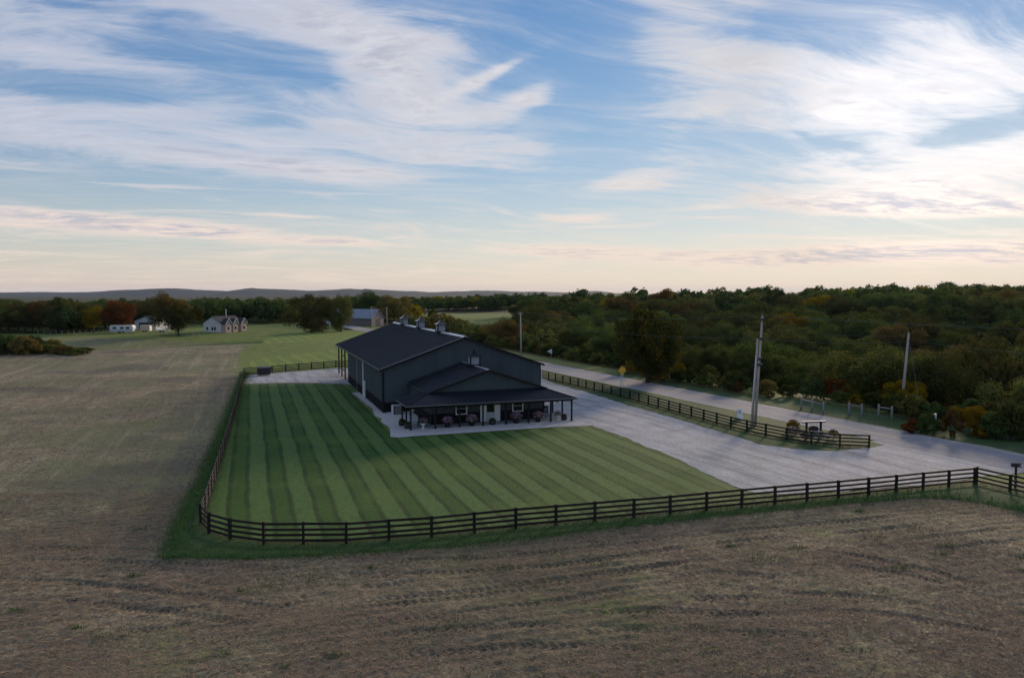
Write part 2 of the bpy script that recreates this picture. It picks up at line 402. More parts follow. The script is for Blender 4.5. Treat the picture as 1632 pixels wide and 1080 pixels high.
def mat_lawn(name, ang, period, off, light, mid_c, dark, wob=0.25, contrast=1.0):
    m, nt, b = new_mat(name); P = ground_bits(m, nt); x, y, z = nt.xyz(P)
    wobn = nt.noise(P, 0.12, 3, 0.5)
    u = x * math.cos(ang) + y * math.sin(ang) + (wobn - 0.5) * wob * 2 + (nt.noise(P, 1.8, 4, 0.7) - 0.5) * 0.32
    t = ((u + off) / period).f('FRACT')
    lightm = t.sm(0.05, 0.10) * (1.0 - t.sm(0.50, 0.55))
    line = (1.0 - t.sm(0.02, 0.07)) + t.sm(0.92, 0.97) + t.sm(0.49, 0.53) * (1.0 - t.sm(0.60, 0.66))
    fin = nt.noise(P, 2.6, 5, 0.75).sm(0.25, 0.75); pat = nt.noise(P, 0.16, 4, 0.6); pt2 = nt.noise(P, 0.9, 4, 0.65)
    col = nt.mix(lightm * contrast, mid_c, light)
    col = nt.mix(line.f('MINIMUM', 1.0) * (fin * 0.45 + 0.55) * contrast, col, dark)
    col = nt.mix(pat.sm(0.42, 0.72) * 0.5, col, tuple(c * k for c, k in zip(light, (1.35, 1.10, 0.7))))
    col = nt.mix(pt2.sm(0.5, 0.75) * 0.4, col, tuple(c * 0.55 for c in mid_c))
    col = nt.mix(fin * 0.55 + 0.45, tuple(c * 0.4 for c in mid_c), col)
    nt.link(col, b.inputs['Base Color']); b.inputs['Roughness'].default_value = 0.9; b.inputs['Specular IOR Level'].default_value = 0.2
    nt.link(nt.bump(nt.noise(P, 6.0, 4, 0.7), 0.8, 0.1), b.inputs['Normal'])
    return m
def mat_gravel(name, c1, c2, scale=4.0, streak=0.35):
    m, nt, b = new_mat(name); P = ground_bits(m, nt); x, y, z = nt.xyz(P)
    fin = nt.noise(P, scale, 5, 0.75).sm(0.25, 0.75); mid = nt.noise(P, 0.35, 4, 0.6).sm(0.25, 0.75)
    tr = nt.noise(nt.comb(x * 0.92 + y * 0.40, (y * 0.92 - x * 0.40) * 0.08), 0.9, 4, 0.6)
    col = nt.mix((fin * 0.6 + mid * 0.4), c1, c2)
    col = nt.mix(tr.sm(0.45, 0.68) * streak, col, tuple(c * 0.72 for c in c1))
    nt.link(col, b.inputs['Base Color']); b.inputs['Roughness'].default_value = 0.92; b.inputs['Specular IOR Level'].default_value = 0.25
    nt.link(nt.bump(fin, 0.6, 0.06), b.inputs['Normal'])
    return m
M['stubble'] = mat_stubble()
M['lawn'] = mat_lawn('mown_lawn', 0.335, 2.68, 0.4, (0.092, 0.176, 0.042), (0.040, 0.112, 0.012), (0.010, 0.034, 0.004), 0.3)
M['mown_field'] = mat_lawn('mown_field', 0.42, 3.4, 1.0, (0.235, 0.30, 0.060), (0.165, 0.245, 0.050), (0.11, 0.18, 0.045), 0.8, 1.0)
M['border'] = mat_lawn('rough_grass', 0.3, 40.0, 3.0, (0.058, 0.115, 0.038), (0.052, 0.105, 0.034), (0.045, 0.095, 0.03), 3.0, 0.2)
M['gravel'] = mat_gravel('gravel', (0.22, 0.225, 0.235), (0.56, 0.56, 0.575), 3.0, 0.6)
M['asphalt'] = mat_gravel('asphalt', (0.22, 0.22, 0.235), (0.36, 0.355, 0.365), 3.0, 0.25)
# ------------------------------------------------------------------ the ground
FX0, FX1, FY0, FY1 = -44.0, 50.0, 17.5, 53.0        # the close part of the field, modelled finely
BORDER = [G(*p) for p in [(262, 890), (300, 886), (400, 890), (500, 885), (600, 879), (700, 872), (800, 862), (900, 850), (1000, 838), (1100, 826),
                          (1230, 813), (1350, 801), (1440, 794), (1500, 792), (1560, 800), (1640, 815), (1760, 838)]]
BX = np.array([p.x for p in BORDER]); BY = np.array([p.y for p in BORDER])
LEFT_B = [G(*p) for p in [(262, 890), (287, 830), (322, 765), (344, 712), (362, 670), (384, 610), (390, 594)]]
LX = np.array([p.x for p in LEFT_B])[::-1]; LY = np.array([p.y for p in LEFT_B])[::-1]
def in_field(x, y):
    """> 0 on the harvested ground south and west of the grass border"""
    by = np.interp(x, BX, BY)
    lx = np.interp(y, LY[::-1], LX[::-1])
    return np.maximum(np.where(x > BX[0] - 0.2, by - y, 0.0), np.where(y > BY[0] - 0.2, lx - x, 0.0)) + np.where((x <= BX[0]) & (y <= BY[0]), 3.0, 0.0)
def axis(lo, hi, step, far, grow=1.16):
    a = list(np.arange(lo, hi + 1e-6, step)); d = step
    while a[-1] < far[1]: d *= grow; a.append(a[-1] + d)
    b = []; d = step; v = lo
    while v > far[0]: d *= grow; v -= d; b.append(v)
    return np.array(b[::-1] + a)
xs = axis(-150, 130, 2.0, (-9000, 9000)); ys = axis(10, 330, 2.0, (-500, 11000))
X, Y = np.meshgrid(xs, ys); Z = T(X, Y)
Z = Z - 0.35 * ((X > FX0 + 2.1) & (X < FX1 - 2.1) & (Y > FY0 + 2.1) & (Y < FY1 - 2.1)) - 0.004
sR, tR = road_st(X, Y)
qL = (X + 107) * -0.67 + (Y - 157) * 0.74
green = np.where(qL > 6, 0.30 + 0.5 * vn(X, Y, 40, 5), 0.0)
green = np.maximum(green, np.where((Y > 128) & (X > np.interp(Y, [128, 170, 236, 300], [-47, -62, -77, -100])), 1.0, 0.0))
green = np.maximum(green, sm(225, 255, Y) * 0.9); green = np.maximum(green, np.where(sR > -9, 0.9, 0.0))
green = np.maximum(green, np.where((in_field(X, Y) < -0.5) & (Y > 54) & (Y < 125) & (X > -50), 0.9, 0.0))
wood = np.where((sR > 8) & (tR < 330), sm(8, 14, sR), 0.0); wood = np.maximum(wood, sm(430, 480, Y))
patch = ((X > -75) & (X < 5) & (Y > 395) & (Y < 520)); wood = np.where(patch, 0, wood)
ny, nx = X.shape; idx = np.arange(nx * ny).reshape(ny, nx)
F = np.stack([idx[:-1, :-1], idx[:-1, 1:], idx[1:, 1:], idx[1:, :-1]], -1).reshape(-1, 4)
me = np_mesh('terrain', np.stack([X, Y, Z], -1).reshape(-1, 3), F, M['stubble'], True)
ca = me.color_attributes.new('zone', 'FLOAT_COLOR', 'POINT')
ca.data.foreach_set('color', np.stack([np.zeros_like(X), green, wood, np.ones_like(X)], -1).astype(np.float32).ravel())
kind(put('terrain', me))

# tractor tyre tracks pressed into the near field: (pixel points of the centre line)
TRACKS = [[(0, 893), (250, 897), (520, 913)], [(130, 918), (330, 940)], [(330, 1040), (420, 1000), (500, 965)], [(560, 1000), (820, 965), (1130, 912)],
          [(560, 960), (820, 930), (1130, 888)], [(1120, 930), (1330, 948)], [(1100, 982), (1260, 976)], [(1480, 880), (1632, 860)], [(1330, 900), (1500, 930), (1632, 965)], [(150, 1000), (240, 1006), (330, 990)], [(520, 913), (800, 905), (1100, 868)], [(0, 925), (150, 932), (330, 962)], [(900, 1010), (1100, 1003), (1300, 1015)], [(1260, 976), (1450, 985), (1632, 1020)], [(60, 955), (260, 975), (420, 1000)], [(1130, 865), (1330, 850), (1500, 835)], [(600, 1050), (850, 1030), (1100, 1040)]]
STEP = 0.105
fx = np.arange(FX0, FX1, STEP); fy = np.arange(FY0, FY1, STEP)
X, Y = np.meshgrid(fx, fy)
edge = np.minimum(np.minimum(X - FX0, FX1 - X), np.minimum(Y - FY0, FY1 - Y)); edge = sm(0.0, 3.0, edge)
Z = 0.20 * (vn(X, Y, 9, 1) - 0.5) + 0.10 * (vn(X, Y, 2.2, 2) - 0.5) + 0.05 * (vn(X, Y, 0.55, 4) - 0.5) + 0.035 * (vn(X, Y, 0.21, 8) - 0.5)
ru = X * -0.30 + Y * 0.954
Z += 0.022 * np.sin(ru * 2 * np.pi / 0.76 + 3 * vn(X, Y, 6, 9)) * vn(X, Y, 5, 12)
press = np.zeros_like(X); TB = np.zeros_like(X)
for k, (tr, offy) in enumerate([(t_, o_) for t_ in TRACKS for o_ in (0.0, 1.9)]):
    P = [G(*p) + Vector((0, offy, 0)) for p in tr]; deg = len(P) - 1
    co = np.polyfit([p.x for p in P], [p.y for p in P], deg)
    x0, x1 = min(p.x for p in P), max(p.x for p in P)
    yc = np.polyval(co, X); sl = np.polyval(np.polyder(co), X)
    q = (Y - yc) / np.sqrt(1 + sl * sl) + 0.10 * (vn(X, Y, 3, 20 + k) - 0.5)
    tt = X * np.sqrt(1 + np.mean(sl) ** 2)
    m = sm(0.34, 0.24, np.abs(q)) * sm(x0 - .5, x0 + 1.5, X) * sm(x1 + .5, x1 - 1.5, X) * sm(0.02, 0.5, vn(X, Y, 3.5, 40 + k))
    lug = ((tt + np.abs(q) * 0.85) / 0.40) % 1.0
    bar = sm(0.0, 0.12, lug) * (1 - sm(0.42, 0.56, lug))
    Z += m * (-0.020 - 0.075 * bar); press = np.maximum(press, m * (0.35 + 0.65 * bar)); TB = np.maximum(TB, m * bar)
Z = Z * edge + 0.012
Z = Z * sm(0.0, 1.2, in_field(X, Y)) - 0.01 * (in_field(X, Y) < 0.3)
ny, nx = X.shape; idx = np.arange(nx * ny).reshape(ny, nx)
F = np.stack([idx[:-1, :-1], idx[:-1, 1:], idx[1:, 1:], idx[1:, :-1]], -1)
inf = in_field(X[:-1, :-1] + STEP / 2, Y[:-1, :-1] + STEP / 2) > -0.6
FIELD_Z = Z
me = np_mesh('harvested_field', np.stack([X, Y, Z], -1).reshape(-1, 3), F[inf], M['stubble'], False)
ca = me.color_attributes.new('zone', 'FLOAT_COLOR', 'POINT')
gpat = 0.45 * sm(0.62, 0.8, vn(X, Y, 7, 31)) * sm(0.45, 0.7, vn(X, Y, 1.3, 32))
ca.data.foreach_set('color', np.stack([press * (0.55 + 0.45 * TB), gpat, np.zeros_like(X), np.ones_like(X)], -1).astype(np.float32).ravel())
kind(put('harvested_field', me))
def field_z(x, y):
    i = np.clip(((y - FY0) / STEP).astype(int), 0, ny - 1); j = np.clip(((x - FX0) / STEP).astype(int), 0, nx - 1)
    return FIELD_Z[i, j]

def jitter(pts, step=0.6, amp=0.12, seed=1, closed=True):
    out = []; n = len(pts)
    for k in range(n if closed else n - 1):
        a, b = Vector(pts[k]).to_2d(), Vector(pts[(k + 1) % n]).to_2d(); m = max(1, int((b - a).length / step))
        nrm = Vector((-(b - a).y, (b - a).x)).normalized()
        for i in range(m):
            p = a + (b - a) * (i / m)
            p = p + nrm * amp * 2 * (float(vn(p.x, p.y, 0.9, seed)) * 0.6 + float(vn(p.x, p.y, 3.1, seed + 1)) * 0.9 - 0.75)
            out.append(p)
    return out
def sheet(name, pts, z, mat, step=0.6, amp=0.12, seed=1):
    P = jitter(pts, step, amp, seed)
    mb = MB(); mb.v = [(p.x, p.y, z) for p in P]; mb.f = [tuple(range(len(P)))]
    return kind(mb.build(name, mat))
BARN_A, BARN_YAW, BW, BL, BE, BR = Vector((-14.98, 87.03, 0)), 0.34, 19.66, 44.9, 5.16, 8.62
BU = Vector((math.cos(BARN_YAW), math.sin(BARN_YAW), 0)); BV = Vector((-BU.y, BU.x, 0))
def BP(u, v, z=0.0): return BARN_A + BU * u + BV * v + Vector((0, 0, z))

# long grass outside the fence, then the mown lawn, the gravel and the road, each a few mm above the one below
border = BORDER + [G(1760, 770), G(1632, 772), G(1553, 766), G(1235, 800), G(822, 838), G(552, 862), G(421, 862), G(365, 855), G(335, 845), G(326, 828),
                   G(345, 780), G(392, 600), G(390, 590), G(382, 592)] + LEFT_B[::-1][1:-1]
sheet('grass_verge', border, 0.012, M['border'], 0.35, 0.28, 3)
lawn = [G(*p) for p in [(421, 863), (552, 863), (822, 839), (1020, 820), (1235, 801), (1500, 776), (1552, 768), (1500, 771), (1350, 784), (1235, 787), (1190, 784), (1165, 775), (1130, 757), (1080, 731), (1000, 698), (960, 682), (945, 679)]]
lawn += [BP(19.6, -15.6), BP(-1.6, -15.4), BP(-1.4, -7), BP(-1.3, 2), BP(-1.2, 19), BP(0.2, 22), BP(0.2, 28), BP(-1.0, 28.3)]
lawn += [G(545, 612.5), G(460, 610.5), G(388, 613), G(352, 740), G(338, 785), G(327, 826), G(334, 844), G(365, 857)]
sheet('lawn', lawn, 0.018, M['lawn'], 0.5, 0.12, 5)
pad = [G(388, 611.5), G(460, 609.5), G(545, 611), BP(0.3, 27.5), BP(9, 30), BP(12, 47), G(540, 586.5), G(470, 592), G(395, 598), G(391, 604)]
sheet('gravel_pad', pad, 0.022, M['gravel'], 0.5, 0.25, 7)
RD = Vector((*ROAD_D, 0)); RN = Vector((*ROAD_N, 0)); RP = Vector((*ROAD_P, 0))
def RS(s, t, z=0.0): return RP + RN * s + RD * t + Vector((0, 0, z))
drive = [G(*p) for p in [(1165, 774), (1190, 783), (1235, 786), (1350, 783), (1500, 770), (1545, 764)]] + [RS(-5.6, -46), RS(-5.6, -30)]
drive += [G(*p) for p in [(1420, 700), (1400, 702), (1330, 709), (1270, 707), (1210, 700), (1150, 682), (1000, 640), (930, 620), (866, 603)]]
drive += [BP(BW + 10, 46), BP(BW + 2, 60), BP(6, 60), BP(6, 44), BP(BW - 0.5, 44), BP(BW - 0.5, -0.5), BP(15, -0.5), BP(15, -15.3), BP(19.5, -15.7)]
drive += [G(945, 679.5), G(960, 683), G(1000, 699), G(1080, 732), G(1130, 758)]
sheet('gravel_driveway', drive, 0.026, M['gravel'], 0.5, 0.22, 9)
walk = [BP(-1.9, -15.0), BP(-1.2, -15.55), BP(0.3, -15.4), BP(18.2, -15.3), BP(19.3, -14.6), BP(19.2, -0.3), BP(-0.1, -0.3), BP(-0.06, 19), BP(-1.1, 19.2), BP(-0.9, 10), BP(-0.75, 3),
        BP(-1.35, -2.2), BP(-0.9, -4.2), BP(-1.3, -6), BP(-1.1, -10)]
sheet('concrete_walk', walk, 0.05, M['concrete'], 0.7, 0.07, 11)
far_field = [G(*p) for p in [(389, 592), (540, 583)]] + [BP(3, 48), BP(12, 62)] + [G(*p) for p in [(640, 545), (640, 527), (600, 523), (520, 528), (445, 532), (425, 537), (414, 552), (404, 572)]]
sheet('mown_field', far_field, 0.01, M['mown_field'], 1.5, 0.5, 13)

def strip(name, s0, s1, t0, t1, z, mat, step=3.0, amp=0.0):
    n = int((t1 - t0) / step); V = []; Fc = []
    for i in range(n + 1):
        t = t0 + (t1 - t0) * i / n
        for s in (s0, s1):
            p = RS(s + amp * (float(vn(t, s * 7, 2.0, 3)) - 0.5), t); V.append((p.x, p.y, max(0.0, Tz(p.x, p.y)) + z if abs(s) < 8 else Tz(p.x, p.y) + z))
        if i: Fc.append((2 * i - 2, 2 * i - 1, 2 * i + 1, 2 * i))
    return np_mesh(name, V, Fc, mat)
road = kind(put('road', strip('road', -6.2, 0.0, -110, 330, 0.036, M['asphalt'], 2.0, 0.18)))
mY = simple('faded_yellow_line', (0.42, 0.29, 0.17), 0.8, 0, 0.3, 6.0); mW = simple('faded_white_line', (0.46, 0.46, 0.46), 0.8, 0, 0.3, 6.0)
put('centre_line', strip('centre_line', -3.26, -3.16, -110, 200, 0.040, mY), road)
put('centre_line', strip('centre_line', -3.04, -2.94, -110, 200, 0.040, mY), road)
put('edge_line', strip('edge_line', -0.38, -0.28, -110, 200, 0.040, mW), road)
put('edge_line', strip('edge_line', -5.92, -5.82, -28, 200, 0.040, mW), road)
sh = kind(put('road_shoulder', strip('road_shoulder', -0.05, 0.75, -110, 250, 0.024, simple('shoulder_gravel', (0.30, 0.29, 0.24), 0.95, 0, 0.35, 2.0, 0.4), 1.0, 0.7)))
# mown grass on both sides of the road
def patch_strip(name, s0, s1, t0, t1, z, mat):
    n = int((t1 - t0) / 2.0); m = 5; V = []; Fc = []
    for i in range(n + 1):
        t = t0 + (t1 - t0) * i / n
        for k in range(m + 1):
            s = s0 + (s1 - s0) * k / m
            if k in (0, m): s += 0.9 * (float(vn(t, s * 3, 2.5, 5)) - 0.5)
            p = RS(s, t); V.append((p.x, p.y, Tz(p.x, p.y) + z))
    for i in range(n):
        for k in range(m):
            a = i * (m + 1) + k; Fc.append((a, a + 1, a + m + 2, a + m + 1))
    return np_mesh(name, V, Fc, mat)
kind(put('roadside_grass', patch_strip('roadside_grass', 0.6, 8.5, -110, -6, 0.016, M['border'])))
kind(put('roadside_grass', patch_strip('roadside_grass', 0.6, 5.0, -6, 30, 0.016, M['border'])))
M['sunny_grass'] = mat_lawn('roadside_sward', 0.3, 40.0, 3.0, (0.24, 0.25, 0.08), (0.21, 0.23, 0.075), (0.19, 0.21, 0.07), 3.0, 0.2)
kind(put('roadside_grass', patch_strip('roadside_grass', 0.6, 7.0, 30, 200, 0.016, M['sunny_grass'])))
# grass island between the drive and the road
isl = [G(*p) for p in [(1412, 709), (1395, 713), (1330, 718.5), (1270, 716.5), (1210, 708.5), (1150, 688.5), (1000, 645.5), (930, 623.5), (868, 606)]] + [RS(-5.95, 30), RS(-5.95, 10), RS(-5.95, -10), RS(-5.95, -27)]
sheet('grass_island', isl, 0.031, M['border'], 0.5, 0.22, 15)

# far ridge line of wooded hills
prof = [(-1400, 463), (-900, 466), (-500, 461), (-200, 465), (0, 466), (50, 465), (110, 466), (200, 462), (270, 459), (330, 462), (365, 464), (400, 459), (440, 461), (490, 463),
        (560, 460), (620, 462), (690, 466), (760, 463), (850, 464.5), (920, 466), (950, 463), (980, 467), (1100, 470), (1500, 469), (1620, 468), (1800, 466), (2300, 470), (3000, 465)]
D = 6000.0
px = np.arange(-1400, 3000, 6.0); top = np.interp(px, [p[0] for p in prof], [p[1] for p in prof])
V = []; rows = [(-900, -30), (-700, 0), (-430, 0.55), (-180, 0.88), (0, 1.0), (250, 0.9), (700, 0.3), (1000, -30)]
for i, p in enumerate(px):
    h = CAMZ + (466 - top[i]) / FPX * D + 5 * (float(vn(p, 0, 22, 2)) - 0.5) + 3 * (float(vn(p, 0, 5, 7)) - 0.5)
    for dy_, fr in rows:
        y = D + dy_ + 160 * (float(vn(p, 3, 140, 6)) - 0.5); z = -30 if fr < -1 else -14 + (h + 14) * fr
        if 0 < fr < 1: z += 7 * (float(vn(p, dy_, 16, 4)) - 0.5)
        V.append(((p - 816) / FPX * D, y, z))
k = len(rows); idx = np.arange(len(V)).reshape(-1, k)
F = np.stack([idx[:-1, :-1], idx[1:, :-1], idx[1:, 1:], idx[:-1, 1:]], -1).reshape(-1, 4)
kind(put('hills', np_mesh('hills', V, F, simple('wooded_hills', (0.024, 0.034, 0.030), 0.95, 0, 0.5, 0.02), True)))
# ------------------------------------------------------------------ the barn
barn = thing('barn', 'long grey metal barn with black roof, wainscot and three cupolas', 'barn', BARN_A, BARN_YAW)
def ribbed(u0, u1, zlo, ztop, v, out, pitch=0.305, rib=0.038, horizontal=False):
    """one sheet of ribbed metal in the plane y = v (or x = v when horizontal), ribs toward out (+1/-1)"""
    mb = MB(); n = max(1, int(round((u1 - u0) / pitch))); us = []
    for i in range(n):
        a = u0 + (u1 - u0) * i / n; w = (u1 - u0) / n
        us += [(a, 0), (a + w * .62, 0), (a + w * .72, rib), (a + w * .88, rib)]
    us.append((u1, 0))
    for (a, da), (b, db) in zip(us[:-1], us[1:]):
        pa, pb = v + out * (0.012 + da), v + out * (0.012 + db)
        if horizontal: q = [(pa, a, zlo), (pb, b, zlo), (pb, b, ztop(b)), (pa, a, ztop(a))]
        else: q = [(a, pa, zlo), (b, pb, zlo), (b, pb, ztop(b)), (a, pa, ztop(a))]
        mb.quad(*q)
    return mb
def panels(parent, name, u0, u1, zlo, ztop, v, out, mat, horizontal=False, wid=0.915):
    n = max(1, int(round((u1 - u0) / wid)))
    for i in range(n):
        a, b = u0 + (u1 - u0) * i / n, u0 + (u1 - u0) * (i + 1) / n
        ribbed(a, b, zlo, ztop, v, out, horizontal=horizontal).build(name, mat, parent)
SL = (BR - BE) / (BW / 2)
gable = lambda u: BE + SL * (BW / 2 - abs(u - BW / 2)) - 0.02
WAIN = 1.22
BAY = 31.5
# wall slabs, each clad with its own metal panels
fw = MB().prism([(0.02, 0, 0), (BW - 0.02, 0, 0), (BW - 0.02, 0, BE - 0.03), (BW / 2, 0, BR - 0.03), (0.02, 0, BE - 0.03)], (0, 0.12, 0)).build('front_wall', M['wall_grey'], barn)
panels(fw, 'wall_panel', 0.05, BW - 0.05, WAIN, gable, 0, -1, M['wall_grey']); panels(fw, 'wainscot_panel', 0.05, 3.2, 0.1, lambda u: WAIN - 0.01, 0, -1, M['wainscot'])
lw = MB().box(0.0, 0.12, 0.14, BAY, 0, BE - 0.06).build('side_wall', M['wall_grey'], barn)
panels(lw, 'wall_panel', 0.14, BAY, WAIN, lambda u: BE - 0.06, 0, -1, M['wall_grey'], True); panels(lw, 'wainscot_panel', 0.14, BAY, 0.1, lambda u: WAIN - 0.01, 0, -1, M['wainscot'], True)
rw = MB().box(BW - 0.12, BW, 0.14, BL, 0, BE - 0.06).build('side_wall', M['wall_grey'], barn)
panels(rw, 'wall_panel', 0.14, BL, 0.1, lambda u: BE - 0.06, BW, 1, M['wall_grey'], True)
MB().box(0.14, BW - 0.14, BAY - 0.12, BAY, 0, BE).build('cross_wall', M['wall_grey'], barn)
bw = MB().prism([(9.5, BL, 0), (BW - 0.14, BL, 0), (BW - 0.14, BL, BE - 0.03), (BW / 2, BL, BR - 0.05), (0.1, BL, BE - 0.03), (0.1, BL, BE - 0.55), (9.5, BL, BE - 0.55)], (0, -0.12, 0)).build('back_wall', M['wall_grey'], barn)
# open bay at the back corner: posts, rails and braces
for v in (BAY + 0.15, 36.2, 40.6, BL - 0.15):
    MB().box(-0.02, 0.18, v - 0.1, v + 0.1, 0, BE - 0.1).build('bay_post', M['black_metal'], barn)
for u in (3.4, 6.6): MB().box(u - 0.1, u + 0.1, BL - 0.2, BL, 0, BE - 0.5).build('bay_post', M['black_metal'], barn)
for z in (1.3, 2.5, 3.7): MB().box(0.04, 0.12, 36.3, 40.5, z - 0.08, z + 0.08).build('bay_rail', M['black_metal'], barn)
for v in (31.8, 36.4, 40.8): MB().tube([(0.08, v, BE - 1.2), (0.08, v + 1.1, BE - 0.1)], 0.06, 6).build('bay_brace', M['black_metal'], barn)
MB().box(-0.06, 0.24, BAY - 0.1, BL, BE - 0.42, BE - 0.1).build('bay_header', M['black_metal'], barn)
# roof: two ribbed slopes
OV, OVG = 0.35, 0.38
def slope(side, root, eaveu, ridgeu, ze, zr, v0, v1, mat, wid=0.915):
    """sheets running from eave to ridge"""
    n = int(round((v1 - v0) / wid))
    for i in range(n):
        a, b = v0 + (v1 - v0) * i / n, v0 + (v1 - v0) * (i + 1) / n; mb = MB(); w = (b - a) / 3
        for k in range(3):
            seq = [(a + k * w, 0), (a + k * w + w * .7, 0), (a + k * w + w * .78, .022), (a + k * w + w * .92, .022), (a + (k + 1) * w, 0)]
            for (p, dp), (q, dq) in zip(seq[:-1], seq[1:]):
                mb.quad((eaveu, p, ze + dp), (eaveu, q, ze + dq), (ridgeu, q, zr + dq), (ridgeu, p, zr + dp))
        mb.build('roof_panel', mat, root)
zE = BE - SL * OV
rf = MB().prism([(-OV, -OVG, zE - 0.05), (BW / 2, -OVG, BR - 0.05), (BW + OV, -OVG, zE - 0.05), (BW + OV, -OVG, zE + 0.08), (BW / 2, -OVG, BR + 0.08), (-OV, -OVG, zE + 0.08)], (0, BL + 2 * OVG, 0)).build('roof', M['roof_black'], barn)
slope(-1, rf, -OV - .02, BW / 2, zE + .09, BR + .09, -OVG - .02, BL + OVG + .02, M['roof_black'])
slope(1, rf, BW + OV + .02, BW / 2, zE + .09, BR + .09, -OVG - .02, BL + OVG + .02, M['roof_black'])
MB().prism([(BW / 2 - .30, -OVG - .03, BR + .03), (BW / 2, -OVG - .03, BR + .16), (BW / 2 + .30, -OVG - .03, BR + .03), (BW / 2 + .28, -OVG - .03, BR + .10), (BW / 2, -OVG - .03, BR + .215), (BW / 2 - .28, -OVG - .03, BR + .10)], (0, BL + 2 * OVG + .06, 0)).build('ridge_cap', M['galv'], rf)
for sgn in (-1, 1):      # rake trim on the front gable
    e = BW / 2 + sgn * (BW / 2 + OV)
    MB().prism([(e, -OVG - .05, zE - .14), (BW / 2, -OVG - .05, BR - .14), (BW / 2, -OVG - .05, BR + .10), (e, -OVG - .05, zE + .10)], (0, 0.03, 0)).build('rake_trim', M['black_metal'], rf)
mTrim = simple('drip_edge', (0.34, 0.36, 0.39), 0.35, 0.5, 0.1, 2.0)
MB().prism([(-OV - .02, -OVG - .055, zE + .105), (BW / 2, -OVG - .055, BR + .105), (BW / 2, -OVG - .055, BR + .135), (-OV - .02, -OVG - .055, zE + .135)], (0, 0.08, 0)).build('drip_edge', mTrim, rf)
for u in (-OV - .13, BW + OV + .02):
    MB().box(u, u + .11, -OVG, BL + OVG, zE - .10, zE + .03).build('gutter', M['black_metal'], barn)
MB().box(-OV - .14, -OV - .125, -OVG, BL + OVG, zE + .005, zE + .045).build('gutter_lip', mTrim, barn)
# corner trims and downspouts
for u in (-.035, BW - .12): MB().box(u, u + .155, -.045, .12, 0, BE - .02).build('corner_trim', M['black_metal'], barn)
MB().tube([(-OV - .08, -.15, zE - .1), (-.12, -.15, zE - .4), (-.12, -.15, .15)], .05, 6).build('downspout', M['black_metal'], barn)
MB().tube([(BW + OV + .08, -.1, zE - .1), (BW + .12, -.1, zE - .4), (BW + .12, -.1, .15)], .05, 6).build('downspout', M['white'], barn)
# sliding doors on the long side
sd_ = MB().box(-.085, -.04, 15.6, 21.3, .08, 4.65).build('sliding_door', M['wall_grey'], barn)
panels(sd_, 'door_panel', 15.7, 21.2, WAIN, lambda u: 4.6, -.09, -1, M['wall_grey'], True); panels(sd_, 'door_wainscot', 15.7, 21.2, .1, lambda u: WAIN - .01, -.09, -1, M['wainscot'], True)
MB().box(-.15, -.085, 20.85, 21.05, .1, 4.6).build('door_stile', mTrim, sd_)
MB().box(-.16, -.05, 15.2, 15.45, .08, 4.75).build('door_jamb', M['white'], barn)
MB().box(-.30, -.06, 13.55, 13.80, .08, 2.25).build('door_post', M['white'], barn)
MB().box(-.13, -.04, 13.5, 22.5, 4.68, 4.82).build('door_track', M['black_metal'], barn)

def cupola(root, u, v, z, w, h, roofmat, louver):
    """base skirt, louvred box, flared pyramid roof"""
    c = MB().box(u - w / 2 - .07, u + w / 2 + .07, v - w / 2 - .07, v + w / 2 + .07, z - .32, z + .16).build('cupola', M['black_metal'], root)
    MB().box(u - w / 2 + .05, u + w / 2 - .05, v - w / 2 + .05, v + w / 2 - .05, z + .15, z + h * .58).build('cupola_core', louver, c)
    for a in (-1, 1):
        for b in (-1, 1):
            MB().box(u + a * (w / 2 - .05) - .07, u + a * (w / 2 - .05) + .07, v + b * (w / 2 - .05) - .07, v + b * (w / 2 - .05) + .07, z + .15, z + h * .6).build('cupola_corner', M['black_metal'], c)
    nl = 5; z0, z1 = z + .22, z + h * .55
    for k in range(nl):
        zz = z0 + (z1 - z0) * (k + .5) / nl
        for s_ in (-1, 1):
            y = v + s_ * (w / 2 - .04); MB().prism([(u - w / 2 + .13, y, zz + .05), (u - w / 2 + .13, y + s_ * .05, zz - .05), (u - w / 2 + .13, y + s_ * .055, zz - .035), (u - w / 2 + .13, y + s_ * .005, zz + .065)], (w - .26, 0, 0)).build('louver_slat', louver, c)
            x = u + s_ * (w / 2 - .04); MB().prism([(x, v - w / 2 + .13, zz + .05), (x + s_ * .05, v - w / 2 + .13, zz - .05), (x + s_ * .055, v - w / 2 + .13, zz - .035), (x + s_ * .005, v - w / 2 + .13, zz + .065)], (0, w - .26, 0)).build('louver_slat', louver, c)
    mb = MB(); zr = z + h * .58; prof = [(w / 2 + .20, 0), (w / 2 + .20, .06), (w * .30, h * .17), (w * .13, h * .31), (.02, h * .46)]
    for (r0, a), (r1, b) in zip(prof[:-1], prof[1:]):
        for (ax, ay), (bx, by) in zip([(-1, -1), (1, -1), (1, 1), (-1, 1)], [(1, -1), (1, 1), (-1, 1), (-1, -1)]):
            mb.quad((u + ax * r0, v + ay * r0, zr + a), (u + bx * r0, v + by * r0, zr + a), (u + bx * r1, v + by * r1, zr + b), (u + ax * r1, v + ay * r1, zr + b))
    r0 = w / 2 + .2; mb.quad((u - r0, v - r0, zr), (u - r0, v + r0, zr), (u + r0, v + r0, zr), (u + r0, v - r0, zr))
    mb.build('cupola_roof', roofmat, c)
    return c
M['louver'] = simple('louver_grey', (0.30, 0.32, 0.36), 0.5, 0, 0.1, 3.0)
M['cupola_tin'] = simple('cupola_tin', (0.012, 0.013, 0.016), 0.18, 0.0, 0.1, 2.0)
for v in (36.0, 23.8, 11.6): cupola(barn, BW / 2, v, BR + .05, 1.18, 1.75, M['cupola_tin'], M['louver'])

